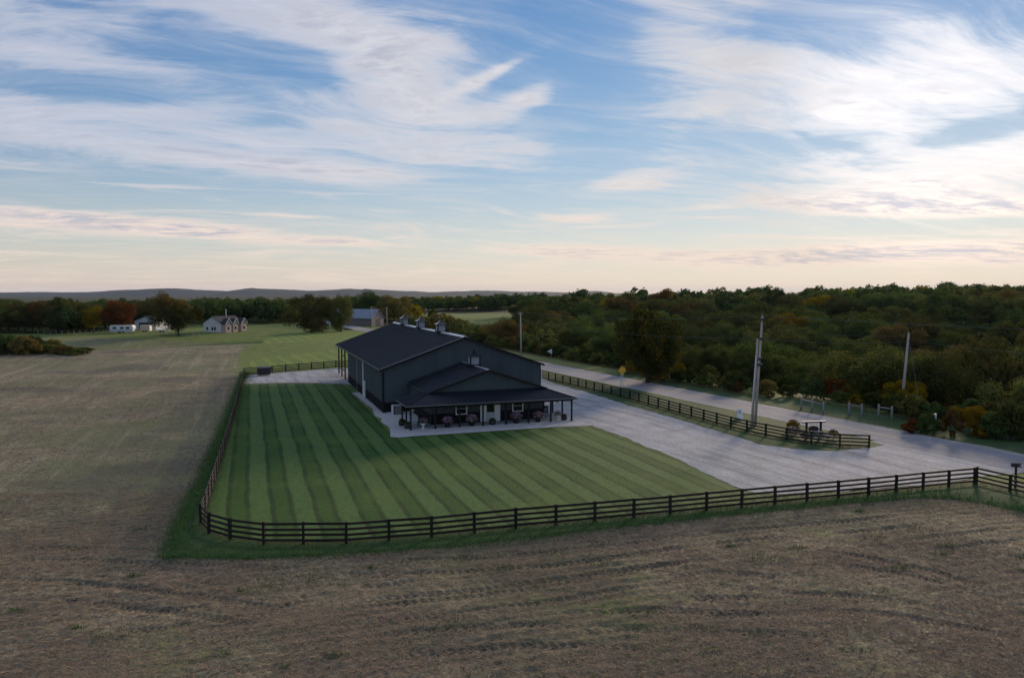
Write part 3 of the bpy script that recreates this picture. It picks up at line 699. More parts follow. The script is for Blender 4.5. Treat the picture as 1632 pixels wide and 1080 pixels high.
# front office wing with wrap-around porch
EU0, EU1, EV, ER, EZ = 3.25, 16.0, -10.0, 5.62, 3.53
EC = (EU0 + EU1) / 2; ES = (ER - EZ) / (EC - EU0)
ew = MB().box(EU0, EU1, EV, EV + .14, .08, EZ).build('porch_wall', M['wall_grey'], barn)
DU0, DU1, WIN = 8.72, 10.98, [(6.05, 7.15), (12.45, 13.55)]
def seg(a, b):
    panels(ew, 'wall_panel', a, b, WAIN, lambda u: EZ - .3, EV, -1, M['wall_grey']); panels(ew, 'wainscot_panel', a, b, .1, lambda u: WAIN - .01, EV, -1, M['wainscot'])
for a, b in ((EU0 + .03, DU0), (DU1, EU1 - .03)): seg(a, b)
gw = MB().prism([(EU0, EV, EZ), (EU1, EV, EZ), (EC, EV, ER - .02)], (0, .14, 0)).build('gable_wall', M['wall_grey'], barn)
panels(gw, 'wall_panel', EU0 + .05, EU1 - .05, EZ, lambda u: max(EZ + .01, EZ + ES * (EC - EU0 - abs(u - EC)) - .03), EV, -1, M['wall_grey'])
for u, o in ((EU0, -1), (EU1 - .14, 1)):
    w_ = MB().box(u, u + .14, EV + .15, -.02, .08, EZ - .02).build('porch_side_wall', M['wall_grey'], barn)
    panels(w_, 'wall_panel', EV + .15, -.03, WAIN, lambda q: EZ - .02, u if o < 0 else u + .14, o, M['wall_grey'], True); panels(w_, 'wainscot_panel', EV + .15, -.03, .1, lambda q: WAIN - .01, u if o < 0 else u + .14, o, M['wainscot'], True)
OE = .38; zEE = EZ - ES * OE
er = MB().prism([(EU0 - OE, EV - .3, zEE - .04), (EC, EV - .3, ER - .04), (EU1 + OE, EV - .3, zEE - .04), (EU1 + OE, EV - .3, zEE + .08), (EC, EV - .3, ER + .08), (EU0 - OE, EV - .3, zEE + .08)], (0, -EV + .28, 0)).build('wing_roof', M['roof_black'], barn)
slope(-1, er, EU0 - OE - .02, EC, zEE + .09, ER + .09, EV - .32, -.03, M['roof_black']); slope(1, er, EU1 + OE + .02, EC, zEE + .09, ER + .09, EV - .32, -.03, M['roof_black'])
for s_ in (-1, 1):
    e = EC + s_ * (EC - EU0 + OE)
    MB().prism([(e, EV - .335, zEE - .1), (EC, EV - .335, ER - .1), (EC, EV - .335, ER + .12), (e, EV - .335, zEE + .12)], (0, .03, 0)).build('rake_trim', M['black_metal'], er)
MB().prism([(EC - .2, EV - .34, ER + .04), (EC, EV - .34, ER + .13), (EC + .2, EV - .34, ER + .04), (EC + .2, EV - .34, ER + .08), (EC, EV - .34, ER + .17), (EC - .2, EV - .34, ER + .08)], (0, -EV + .3, 0)).build('ridge_cap', mTrim, er)
MB().box(EU0 - OE - .12, EU0 - OE - .01, EV + 1.2, -.05, zEE - .08, zEE + .04).build('gutter', M['black_metal'], er)
MB().box(EU0 - OE - .13, EU0 - OE - .118, EV + 1.2, -.05, zEE + .02, zEE + .05).build('gutter_lip', mTrim, er)
cupola(barn, EC, -4.6, ER + .05, 1.18, 1.85, M['roof_black'], M['louver'])
# porch roof: front slope, left wrap with hip, right wrap with hip
PU0, PU1, PV, PZ, PT = .12, 18.75, -12.85, 2.58, 3.5
HL, HR = (EU0, EV - .03, PT), (EU1, EV - .03, PT)
PB = -7.6
def ribs_poly(root, poly_at, n, mat, name='porch_roof_panel'):
    for i in range(n): poly_at(i / n, (i + 1) / n).build(name, mat, root)
pr = MB().prism([(PU0, PV, PZ), (PU1, PV, PZ), HR, HL], (0, 0, -.07)).build('porch_roof', M['roof_black'], barn)
MB().prism([(PU0, PV, PZ), HL, (EU0, PB, PT), (PU0, PB, PZ)], (0, 0, -.07)).build('porch_roof_side', M['roof_black'], barn)
MB().prism([(PU1, PV, PZ), (PU1, -3.0, PZ), (EU1, -3.0, PT), HR], (0, 0, -.07)).build('porch_roof_side', M['roof_black'], barn)
k = (PT - PZ) / (EV - .03 - PV)
def rib_line(a, b): return MB().prism([(a[0] - .025, a[1], a[2] + .002), (a[0] + .025, a[1], a[2] + .002), (a[0] + .012, a[1], a[2] + .03), (a[0] - .012, a[1], a[2] + .03)], Vector(b) - Vector(a))
n = 61
for i in range(1, n):
    u = PU0 + (PU1 - PU0) * i / n
    run = min(1.0, (u - PU0) / (EU0 - PU0), (PU1 - u) / (PU1 - EU1))
    rib_line((u, PV, PZ), (u, PV + (EV - .03 - PV) * run, PZ + (PT - PZ) * run)).build('roof_rib', M['roof_black'], pr)
for i in range(1, 17):
    v = PV + (PB - PV) * i / 17; run = min(1.0, (v - PV) / (EV - PV))
    a, b = Vector((PU0, v, PZ)), Vector((PU0 + (EU0 - PU0) * run, v, PZ + (PT - PZ) * run))
    MB().prism([a + Vector((0, -.025, .002)), a + Vector((0, .025, .002)), a + Vector((0, .012, .03)), a + Vector((0, -.012, .03))], b - a).build('roof_rib', M['roof_black'], pr)
MB().tube([(PU0, PV, PZ + .02), (HL[0], HL[1], HL[2] + .02)], .05, 6).build('hip_cap', M['black_metal'], pr)
MB().tube([(PU1, PV, PZ + .02), (HR[0], HR[1], HR[2] + .02)], .05, 6).build('hip_cap', M['black_metal'], pr)
MB().box(PU0 - .1, PU1 + .12, PV - .11, PV - .005, PZ - .12, PZ + .01).build('porch_gutter', M['black_metal'], pr)
MB().box(PU0 - .1, PU1 + .12, PV - .125, PV - .113, PZ - .03, PZ + .015).build('gutter_lip', mTrim, pr)
MB().box(PU0 - .11, PU0 - .005, PV, PB, PZ - .12, PZ + .01).build('porch_gutter', M['black_metal'], pr)
MB().box(PU0 - .125, PU0 - .113, PV, PB, PZ - .03, PZ + .015).build('gutter_lip', mTrim, pr)
MB().box(PU0 + .3, PU1 - .2, PV + .35, PV + .55, PZ - .32, PZ - .04).build('porch_beam', M['black_metal'], pr)
for i in range(8):
    u = .63 + 2.552 * i if i < 7 else 18.4
    po = MB().box(u - .075, u + .075, -12.48, -12.33, .09, PZ - .3).build('porch_post', M['black_metal'], barn)
    MB().box(u - .11, u + .11, -12.515, -12.295, .09, .22).build('post_base', M['black_metal'], po)
for v in (-10.2, -8.0):
    MB().box(.55, .70, v - .07, v + .07, .09, PZ - .06).build('porch_post', M['black_metal'], barn)
for v in (-9.8, -7.0, -4.2): MB().box(18.33, 18.48, v - .07, v + .07, .09, PZ - .06).build('porch_post', M['black_metal'], barn)
# windows and the double front door
for a, b in WIN:
    w_ = MB().box(a, b, EV - .055, EV - .03, 1.08, 2.18).build('window', M['glass'], barn)
    for q in ((a - .09, a + .02, 1.0, 2.26), (b - .02, b + .09, 1.0, 2.26)): MB().box(q[0], q[1], EV - .10, EV - .035, q[2], q[3]).build('window_frame', M['white'], w_)
    for q in (1.0, 2.16): MB().box(a + .02, b - .02, EV - .098, EV - .035, q, q + .10).build('window_frame', M['white'], w_)
    MB().box(a + .02, b - .02, EV - .08, EV - .056, 1.61, 1.65).build('sash_bar', M['white'], w_)
d_ = MB().box(DU0, DU1, EV - .05, EV + .005, .09, 2.35).build('front_door', M['white'], barn)
for a, b in ((DU0 + .14, DU0 + .52), (DU1 - .52, DU1 - .14)): MB().box(a, b, EV - .07, EV - .052, .35, 2.15).build('sidelight', M['white'], d_)
lf = MB().box(DU0 + .62, DU1 - .62, EV - .09, EV - .052, .12, 2.2).build('door_leaf', simple('door_paint', (0.55, 0.60, 0.60), 0.5, 0, .1), d_)
MB().box(DU0 + .72, DU1 - .72, EV - .10, EV - .091, 1.1, 2.05).build('door_glass', M['glass'], lf)
MB().box(DU1 - .78, DU1 - .72, EV - .15, EV - .101, 1.0, 1.1).build('handle', M['steel'], lf)
MB().box(DU0 + .55, DU0 + .62, EV - .10, EV - .05, .1, 2.3).build('door_frame', M['white'], d_); MB().box(DU1 - .62, DU1 - .55, EV - .10, EV - .05, .1, 2.3).build('door_frame', M['white'], d_)
wr = MB(); 
for j in range(14):
    t = 2 * math.pi * j / 14; t2 = 2 * math.pi * (j + 1) / 14
    wr.tube([(EC + .27 * math.cos(t) + .22, EV - .13, 1.72 + .27 * math.sin(t)), (EC + .27 * math.cos(t2) + .22, EV - .13, 1.72 + .27 * math.sin(t2))], .06, 6)
wr.build('wreath', M['leaf_dark'], d_)
# slab of the porch and a wall lamp either side of the door
MB().box(.35, 18.7, -12.7, -.2, .0, .10).build('porch_slab', M['concrete'], barn)
for u in (8.45, 11.25): MB().box(u - .06, u + .06, EV - .17, EV - .05, 1.85, 2.12).build('wall_lamp', M['dark'], barn)
# ------------------------------------------------------------------ board fences
POST = MB().box(-.075, .075, -.075, .075, -.3, 1.24).mesh('post', M['fence_black'])
BOARD = MB().box(0, 1, -.02, .02, -.07, .07).mesh('board', M['fence_black'])
def resample(pts, step):
    pts = [Vector((p.x, p.y, 0)) for p in pts]; L = [0]
    for a, b in zip(pts[:-1], pts[1:]): L.append(L[-1] + (b - a).length)
    n = max(1, round(L[-1] / step)); out = []
    for i in range(n + 1):
        d = L[-1] * i / n; k = min(len(L) - 2, max(j for j in range(len(L) - 1) if L[j] <= d + 1e-6))
        out.append(pts[k].lerp(pts[k + 1], (d - L[k]) / (L[k + 1] - L[k])))
    return out
def board_fence(name, label, pts, step=2.45, z=0.03, boards=(.20, .50, .80, 1.12), given=False):
    P = [Vector((p.x, p.y, 0)) for p in pts] if given else resample(pts, step)
    f = thing(name, label, 'fence', (P[0].x, P[0].y, z)); o = f.location.copy()
    for k, p in enumerate(P):
        q = put('post', POST, f, (p.x - o.x, p.y - o.y, random.uniform(-.03, .02)))
        d = (P[min(k + 1, len(P) - 1)] - P[max(k - 1, 0)]); q.rotation_euler = (random.uniform(-.012, .012), random.uniform(-.012, .012), math.atan2(d.y, d.x))
    for a, b in zip(P[:-1], P[1:]):
        L = (b - a).length; rz = math.atan2((b - a).y, (b - a).x)
        for h in boards:
            q = put('board', BOARD, f, (a.x - o.x, a.y - o.y, h + random.uniform(-.012, .012)), rz)
            q.scale = (L, 1, 1); q.rotation_euler[1] = random.uniform(-.006, .006)
    return f
front_px = [421, 484, 552, 620, 688, 756, 822, 886, 948, 1010, 1068, 1126, 1182, 1235, 1286, 1336, 1384, 1428, 1471, 1512, 1553]
base_y = lambda x: np.interp(x, [421, 552, 688, 822, 948, 1068, 1182, 1286, 1384, 1471, 1553], [867, 866, 856, 842, 830.5, 819.5, 808, 798, 788.5, 779, 771])
front = [G(x, float(base_y(x))) for x in front_px]
leftrun = resample([G(*p) for p in [(320, 835), (333, 798), (350, 742), (363, 698), (375, 656), (386, 612), (389, 598)]], 2.45)
corner = [G(*p) for p in [(367, 860), (333, 850)]]
back = resample([G(389, 598), G(540, 584.5), BP(10, 52)], 2.6)
perim = [Vector((p.x, p.y, 0)) for p in list(reversed(front)) + corner] + leftrun + back[1:]
board_fence('board_fence', 'long black four-board fence curving around the striped lawn', perim, given=True)
roadf = [G(*p) for p in [(866, 603), (930, 618), (1000, 635.5), (1100, 664), (1160, 681), (1200, 691), (1260, 703), (1300, 709), (1340, 712), (1385, 714)]]
roadf = [roadf[0] + RD * 30] + roadf
board_fence('board_fence', 'black board fence between the gravel drive and the road', roadf, 2.45)
p0 = G(1556, 770); run = [p0 + RD * (-k * 2.45) for k in range(0, 8)]
board_fence('board_fence', 'black board fence beside the mailbox, running along the road edge', run, given=True)

# ------------------------------------------------------------------ utility poles and wires
def utility_pole(base, h, lean, label, r=.16, arm=None, second=None, cans=()):
    o = thing('utility_pole', label, 'utility pole', base)
    top = Vector((lean[0], lean[1], h))
    MB().tube([(0, 0, -.5), tuple(top * .5), tuple(top)], [r, r * .85, r * .66], 10).build('shaft', M['wood_pole'], o, smooth=True)
    if arm:
        a = MB().box(-arm, arm, -.06, .06, -.07, .07).build('crossarm', M['wood_grey'], o, top + Vector((0, -.18, -.35)), .15)
        for x in (-arm + .1, 0, arm - .1): MB().lathe([(.02, .07), (.06, .10), (.045, .16), (.06, .2), (.02, .24)], 8, (x, 0, 0)).build('insulator', M['steel'], a)
    else:
        MB().lathe([(.03, 0), (.07, .05), (.05, .12), (.07, .18), (.02, .22)], 8).build('insulator', M['steel'], o, top + Vector((0, 0, -.02)))
    for (dx_, z, w) in cans:
        MB().box(-w, w, -.1, .1, -.12, .12).build('bracket', M['dark'], o, Vector((lean[0] * z / h + dx_, -.2, z)))
    if second:
        dx2, h2, r2 = second
        MB().tube([(dx2, -.15, -.5), (dx2 + lean[0] * h2 / h * .9, -.15, h2)], [r2, r2 * .8], 8).build('second_pole', M['wood_pole'], o, smooth=True)
        MB().tube([(dx2 - .22, -.3, 0), (dx2 - .2 + lean[0] * .75, -.3, h2 * .82)], [.04, .04], 6).build('conduit', M['off_white'], o, smooth=True)
    return o, Vector(base) + top
PB_ = G(1436, 654); PB_.z = Tz(PB_.x, PB_.y)
pA, tA = utility_pole(G(1203, 679), 11.5, (.55, 0), 'tall double utility pole with pale conduit beside the roadside fence', .155, None, (-.34, 9.2, .12), [(0, 9.2, .2), (0, 6.5, .28), (0, 7.1, .22), (0, 11.2, .25)])
pB, tB = utility_pole(PB_, 9.3, (.62, 0), 'leaning utility pole with guy wires at the edge of the woods', .17)
pC, tC = utility_pole(G(830.5, 566), 9.6, (-.15, 0), 'utility pole on the sunny verge right behind the barn roof', .17, .5)
far_poles = [(702, 512, 8.6, 'utility pole directly behind the nearest barn cupola'), (659, 510, 9.2, 'utility pole in front of the small grey gabled shed'),
             (630, 513, 6.9, 'short utility pole at the far end of the barn ridge'), (617, 519, 8.2, 'utility pole right of the old tin-roofed barn'), (593, 524, 9.8, 'tall utility pole in front of the old tin-roofed barn')]
tops = []
for px_, by, h, lab in far_poles:
    b = G(px_, by + 0); o, t = utility_pole((b.x, b.y, Tz(b.x, b.y)), h, (-.15, 0), lab, .2, .6, None); tops.append(t)
def wire(a, b, sag, label, r=.015):
    a, b = Vector(a), Vector(b); n = 14; pts = []
    for i in range(n + 1):
        t = i / n; p = a.lerp(b, t); p.z -= sag * 4 * t * (1 - t); pts.append(tuple(p - a))
    o = MB().tube(pts, r, 5).build('power_line', M['wire'], None, a)
    return tag(o, label, 'wire', 'overhead wires along the road')
R1 = RS(-4, -80, 11.5); 
wire(tA + Vector((0, 0, .1)), R1 + Vector((0, 0, .4)), .5, 'top wire running right from the double pole')
wire(tA - Vector((0, 0, 2.3)), tB - Vector((0, 0, .9)), .35, 'lower wire between the double pole and the guyed pole')
wire(tB - Vector((0, 0, .9)), RS(5, -85, 8.3), .5, 'wire running right from the guyed pole')
wire(tA + Vector((0, 0, .1)), tC + Vector((0, 0, .2)), .9, 'top wire between the double pole and the pole behind the barn')
wire(tA - Vector((0, 0, 2.3)), tC - Vector((0, 0, 1.6)), 1.0, 'lower wire between the double pole and the pole behind the barn')
wire(tA - Vector((0, 0, 1.2)), tB - Vector((0, 0, .3)), .3, 'middle wire between the double pole and the guyed pole')
for a, b, lab in zip([tC] + tops[:-1], tops, ['wire from the verge pole to the pole behind the nearest cupola', 'wire between the nearest cupola pole and the grey shed pole', 'wire from the grey shed pole to the short ridge-end pole', 'wire from the short ridge-end pole to the old barn', 'farthest wire in front of the old tin-roofed barn']): wire(a, b, .8, lab, .018)
gb = G(1470, 669); gb.z = Tz(gb.x, gb.y)
gw_ = thing('guy_wire', 'guy wire with yellow guard beside the leaning pole', 'guy wire', gb)
d = tB - Vector((0, 0, .6)) - gb
MB().tube([(0, 0, 0), tuple(d)], .02, 5).build('cable', M['wire'], gw_); MB().tube([tuple(d * .04), tuple(d * .26)], .07, 7).build('guard', M['yellow_guard'], gw_)

# ------------------------------------------------------------------ road signs, sandwich board, mailbox, sign stand
b = G(991, 617); sg = thing('warning_sign', 'yellow diamond warning sign on two posts beside the road', 'road sign', (b.x, b.y, .08), .25)
for x in (-.16, .16): MB().box(x - .05, x + .05, -.03, .03, -.2, 2.0).build('sign_post', M['off_white'], sg)
MB().prism([(-.18, -.06, 3.0), (-.62, -.06, 2.4), (0, -.06, 1.72), (.62, -.06, 2.4), (.42, -.06, 2.86)], (0, .03, 0)).build('sign_plate', M['yellow'], sg)
b = G(877, 573); b.z = Tz(b.x, b.y); sg = thing('pennant_sign', 'pale pennant-shaped road sign on the grass verge behind the barn', 'road sign', b, .3)
MB().box(.1, .2, -.03, .03, -.2, 2.2).build('sign_post', M['wood_grey'], sg)
MB().prism([(-.75, -.06, 1.75), (.35, -.06, 1.22), (.35, -.06, 2.28)], (0, .03, 0)).build('sign_plate', M['off_white'], sg)
b = G(1178, 668); sg = thing('sandwich_board', 'white A-frame sandwich board on the grass by the road', 'sign', (b.x, b.y, .085), .25)
for s_ in (-1, 1):
    p = MB().prism([(-.36, s_ * .34, 0), (.36, s_ * .34, 0), (.26, s_ * .03, 1.08), (-.26, s_ * .03, 1.08)], (0, -s_ * .03, 0)).build('board_panel', M['white'], sg)
    for k in range(3):
        z0 = .62 + .12 * k; y0 = s_ * (.34 - .31 * z0 / 1.08 + .012); MB().prism([(-.17, y0, z0), (.17, y0, z0), (.17, y0 - s_ * .02, z0 + .07), (-.17, y0 - s_ * .02, z0 + .07)], (0, s_ * .006, 0)).build('lettering', simple('grey_lettering', (.25, .26, .3), .7), p)
b = G(1618, 779); mbx = thing('mailbox', 'black mailbox on a post behind the roadside fence', 'mailbox', (b.x, b.y, .06), .5)
MB().box(-.06, .06, -.06, .06, -.2, 1.55).build('post', M['dark'], mbx)
m_ = MB(); prof = [(-.13, 0), (.13, 0), (.13, .16)] + [(.13 * math.cos(t), .16 + .13 * math.sin(t)) for t in [math.pi * k / 8 for k in range(1, 8)]] + [(-.13, .16)]
m_.prism([(y_, -.30, 1.55 + z_) for y_, z_ in prof], (0, .6, 0)).build('box', M['dark'], mbx, rz=.9)
MB().lathe([(.09, 0), (.09, .02)], 10).build('reflector', M['white'], mbx, (.1, -.25, 1.68))
sb = G(1303, 702); st = thing('sign_stand', 'black timber sign stand with a top beam among flowers', 'sign stand', (sb.x, sb.y + 1.0, .04), .18); st.scale = (.88, .88, .78)
for x in (-.85, .85): MB().box(x - .09, x + .09, -.09, .09, -.2, 1.95).build('post', M['fence_black'], st)
MB().box(-1.4, 1.4, -.1, .1, 1.95, 2.1).build('top_beam', M['fence_black'], st); MB().box(-1.42, 1.42, -.13, .13, 2.1, 2.13).build('beam_cap', M['off_white'], st)
MB().prism([(.62 * math.cos(2 * math.pi * k / 18), -.03, 1.15 + .42 * math.sin(2 * math.pi * k / 18)) for k in range(18)], (0, .06, 0)).build('hanging_sign', M['dark'], st)
for x in (-.35, .35): MB().tube([(x, 0, 1.5), (x, 0, 1.95)], .012, 5).build('chain', M['steel'], st)

# ------------------------------------------------------------------ timber corner braces across the road
def brace(px0, y0, px1, y1, h, label, mid=False):
    a, b = G(px0, y0), G(px1, y1); a.z, b.z = Tz(a.x, a.y), Tz(b.x, b.y)
    o = thing('timber_brace', label, 'fence', a); d = b - a
    for q in ((0, 1) if not mid else (0, .5, 1)): MB().tube([tuple(d * q + Vector((0, 0, -.3))), tuple(d * q + Vector((0, 0, h * random.uniform(.95, 1.05))))], [.14, .11], 8).build('post', M['wood_grey'], o, smooth=True)
    MB().tube([tuple(Vector((0, -.05, h * .82))), tuple(d + Vector((0, -.05, h * .78)))], [.085, .085], 7).build('rail', M['wood_grey'], o, smooth=True)
brace(1277, 652, 1312, 660, 1.45, 'three-post weathered timber fence brace left of the gateway', True)
brace(1353, 662, 1373, 664, 1.5, 'middle weathered timber brace with two posts across the road')
brace(1400, 666, 1421, 668, 1.5, 'weathered timber brace near the leaning utility pole')
for px_, py_, h, lab in [(1489, 689, 1.9, 'stout pale timber post among the roadside brush'), (1549, 690, 1.7, 'thin pale timber post at right in the roadside brush')]:
    b = G(px_, py_); b.z = Tz(b.x, b.y); tag(MB().tube([(0, 0, -.3), (.05, 0, h)], [.17 if px_ < 1500 else .1, .12 if px_ < 1500 else .09], 8).build('fence_post', M['off_white'], None, b, smooth=True), lab, 'post')

# ------------------------------------------------------------------ yard things
b = G(421, 598); du = thing('dumpster', 'black dumpster standing against the back fence', 'dumpster', (b.x, b.y, .055), .5)
MB().prism([(-1.05, -.7, .12), (.85, -.7, .12), (1.1, -.7, 1.25), (-1.05, -.7, 1.25)], (0, 1.4, 0)).build('bin', M['dark'], du)
MB().prism([(-1.1, -.75, 1.26), (1.15, -.75, 1.26), (1.15, .75, 1.36), (-1.1, .75, 1.36)], (0, 0, .05)).build('lid', M['dark'], du)
for x in (-.8, .7):
    for y in (-.5, .5): MB().tube([(x, y - .04, .07), (x, y + .04, .07)], .07, 8).build('wheel', M['steel'], du)
ac = thing('air_conditioner', 'dark air conditioning unit at the barn corner by the porch', 'air conditioner', BP(1.35, -1.6, .09), BARN_YAW)
MB().box(-.5, .5, -.45, .45, 0, .95).build('cabinet', M['dark'], ac); MB().box(-.56, .56, -.5, .5, .96, 1.02).build('top_rim', M['galv'], ac)
for k in range(6): MB().box(-.42, .42, -.475, -.455, .12 + k * .13, .18 + k * .13).build('grille_slat', M['steel'], ac)
MB().box(-.62, -.56, -.5, .5, 0, 1.0).build('side_panel', M['off_white'], ac)

def blob_leaves(n, rx, ry, rz, size, seed, zmin=-1.0):
    r = np.random.default_rng(seed); d = r.normal(size=(n, 3)); d /= np.linalg.norm(d, axis=1)[:, None]
    d[:, 2] = np.where(d[:, 2] < zmin, -d[:, 2], d[:, 2])
    c = d * np.array([rx, ry, rz]) * r.uniform(.6, 1.05, (n, 1))
    return leaf_quads(c, d, size, r)
def leaf_quads(c, nrm, size, r, spread=.9):
    n = len(c); nn = nrm + r.normal(size=(n, 3)) * spread; nn /= np.linalg.norm(nn, axis=1)[:, None] + 1e-9
    a = np.cross(nn, r.normal(size=(n, 3))); a /= np.linalg.norm(a, axis=1)[:, None] + 1e-9; b = np.cross(nn, a)
    sz = (size * r.uniform(.6, 1.35, (n, 1))) if np.isscalar(size) else size[:, None] * r.uniform(.6, 1.35, (n, 1))
    a = a * sz * .5; b = b * sz * .38
    V = np.stack([c - a, c - b, c + a, c + b], 1).reshape(-1, 3); F = np.arange(4 * n).reshape(-1, 4)
    return V, F
def pot_mesh(r, h): return MB().lathe([(r * .68, 0), (r * .9, h * .8), (r, h * .82), (r, h), (r * .85, h), (r * .8, h * .85)], 14).mesh('pot', M['dark'], True)
def flower_pot(u, v, s, label, petals, tall=False, group=None):
    o = thing('flower_pot', label, 'flower pot', BP(u, v, .10), BARN_YAW, group)
    h = .34 * s if not tall else .55 * s
    if tall: MB().lathe([(.2 * s, 0), (.2 * s, .05), (.07 * s, .12), (.07 * s, .26 * s), (.24 * s, h * .7), (.27 * s, h)], 12).build('urn', M['off_white'], o, smooth=True)
    else: put('pot', pot_mesh(.30 * s, h), o)
    V, F = blob_leaves(520, .46 * s, .46 * s, .36 * s, .10 * s, int(u * 77), -.35); put('leaves', np_mesh('leaves', V, F, M['leaf_green']), o, (0, 0, h + .16 * s))
    V, F = blob_leaves(230, .50 * s, .50 * s, .40 * s, .095 * s, int(u * 91), -.3); k = put('blossoms', np_mesh('blossoms', V, F, petals), o, (0, 0, h + .17 * s)); k['kind'] = 'stuff'
    return o
flower_pot(4.55, -12.05, 1.25, 'round pot of pink petunias left of the first porch window', M['petal_pink'])
flower_pot(7.15, -12.05, 1.35, 'pot of pink petunias just left of the white front door', M['petal_pink'])
flower_pot(12.1, -12.05, 1.35, 'pot of pale petunias under the right porch window', M['petal_pink'])
flower_pot(14.6, -12.05, 1.25, 'pot of pale petunias right of the right porch window', M['petal_pink'])
flower_pot(2.0, -12.0, 1.0, 'pale urn of flowers near the left porch corner', M['petal_pink'], True)
flower_pot(16.95, -12.0, .95, 'small urn of flowers near the right porch corner', M['petal_white'], True)
def planter(u, v, s, label):
    o = thing('planter', label, 'planter', BP(u, v, .10), BARN_YAW)
    MB().lathe([(.28 * s, 0), (.36 * s, .1), (.38 * s, .40 * s), (.34 * s, .44 * s), (.30 * s, .40 * s)], 14).build('pot', M['dark'], o, smooth=True)
    V, F = blob_leaves(260, .34 * s, .34 * s, .26 * s, .11 * s, int(u * 31 + 7), 0); put('leaves', np_mesh('leaves', V, F, M['leaf_dark']), o, (0, 0, .44 * s))
planter(9.45, -12.0, 1.0, 'dark barrel planter in front of the front door')
planter(17.75, -11.9, .9, 'dark planter at the far right porch post')
planter(.55, -11.2, 1.0, 'dark planter behind the left corner post of the porch')
planter(.35, -9.3, 1.0, 'dark planter at the left side of the porch, farther back')
def rocking_chair(u, v, rz, label):
    o = thing('rocking_chair', label, 'chair', BP(u, v, .10), BARN_YAW + rz)
    MB().box(-.3, .3, -.28, .28, .40, .45).build('seat', M['dark'], o)
    b = MB().box(-.3, .3, .26, .31, .95, 1.15); b.build('back_rail', M['dark'], o)
    for k in range(5): MB().prism([(-.26 + k * .115, .24, .45), (-.19 + k * .115, .24, .45), (-.19 + k * .115, .29, 1.0), (-.26 + k * .115, .29, 1.0)], (0, .025, 0)).build('back_slat', M['dark'], o)
    for x in (-.31, .31):
        for y in (-.26, .26): MB().box(x - .03, x + .03, y - .03, y + .03, .08, .66 if y < 0 else 1.1).build('leg', M['dark'], o)
        MB().box(x - .05, x + .05, -.34, .3, .66, .70).build('armrest', M['dark'], o)
        MB().tube([(x, -.5, .12), (x, -.25, .05), (x, .1, .03), (x, .4, .06), (x, .6, .14)], .028, 6).build('rocker', M['dark'], o)
    return o
rocking_chair(16.6, -8.9, -.9, 'black rocking chair at the right end of the porch, nearer')
rocking_chair(16.9, -6.6, -.9, 'black rocking chair at the right end of the porch, farther back')
rocking_chair(2.2, -10.6, .9, 'black rocking chair on the left end of the porch')
def small_table(u, v, label):
    o = thing('side_table', label, 'table', BP(u, v, .1), BARN_YAW)
    MB().lathe([(.3, .5), (.3, .54)], 14).build('table_top', M['white'], o); MB().lathe([(.2, 0), (.05, .05), (.05, .5)], 10).build('pedestal', M['dark'], o)
small_table(16.8, -7.8, 'white-topped side table between the rocking chairs'); small_table(2.0, -9.5, 'white-topped side table at the left end of the porch')
def lantern(u, v, z, label):
    o = thing('hanging_basket', label, 'hanging basket', BP(u, v, z), BARN_YAW)
    MB().lathe([(.05, -.22), (.17, -.12), (.2, 0)], 12).build('basket', M['off_white'], o, smooth=True); MB().tube([(0, 0, 0), (0, 0, .42)], .012, 5).build('hanger', M['dark'], o)
    V, F = blob_leaves(120, .24, .24, .16, .09, int(u * 13)); put('leaves', np_mesh('leaves', V, F, M['leaf_green']), o, (0, 0, .03))
lantern(1.1, -11.2, 2.0, 'pale hanging basket inside the left porch corner'); lantern(17.4, -10.8, 2.0, 'pale hanging basket inside the right porch corner')

# ------------------------------------------------------------------ flower bed round the sign stand
fb = sb
def bush(name, label, cat, loc, rx, ry, rz, n, size, mat, petals=None, seed=1, npet=0, group=None):
    o = thing(name, label, cat, loc, 0, group)
    V, F = blob_leaves(n, rx, ry, rz, size, seed, -.2); put('leaves', np_mesh('leaves', V, F, mat), o, (0, 0, rz * .55))
    MB().tube([(0, 0, -.1), (.05, 0, rz * .7)], .04, 6).build('stem', M['bark'], o)
    if petals:
        V, F = blob_leaves(npet, rx * 1.04, ry * 1.04, rz * 1.05, size * .9, seed + 9, -.1); k = put('blossoms', np_mesh('blossoms', V, F, petals), o, (0, 0, rz * .55)); k['kind'] = 'stuff'
    return o
GG = lambda px_, py_, z=.085: Vector((G(px_, py_).x, G(px_, py_).y, z))
bush('flowering_plant', 'white and purple flowers directly in front of the sign stand', 'flowers', GG(1304, 704), 1.1, .6, .6, 700, .13, M['leaf_dark'], M['petal_white'], 3, 420)
bush('flowering_plant', 'purple flowers at the left end of the sign bed', 'flowers', GG(1264, 695), .8, .6, .55, 500, .13, M['leaf_dark'], M['petal_pink'], 4, 220)
bush('flowering_plant', 'small purple flowers between the sign stand and the left end of its bed', 'flowers', GG(1284, 700), .6, .5, .45, 400, .12, M['leaf_dark'], M['petal_pink'], 5, 120)
bush('ornamental_grass', 'pale yellow ornamental shrub left of the sign stand', 'shrub', GG(1264, 688), .7, .6, .75, 700, .13, M['leaf_gold'], None, 6)
bush('ornamental_grass', 'pale shrub right of the sign stand', 'shrub', GG(1328, 699), .5, .45, .55, 500, .12, M['leaf_olive'], None, 7)
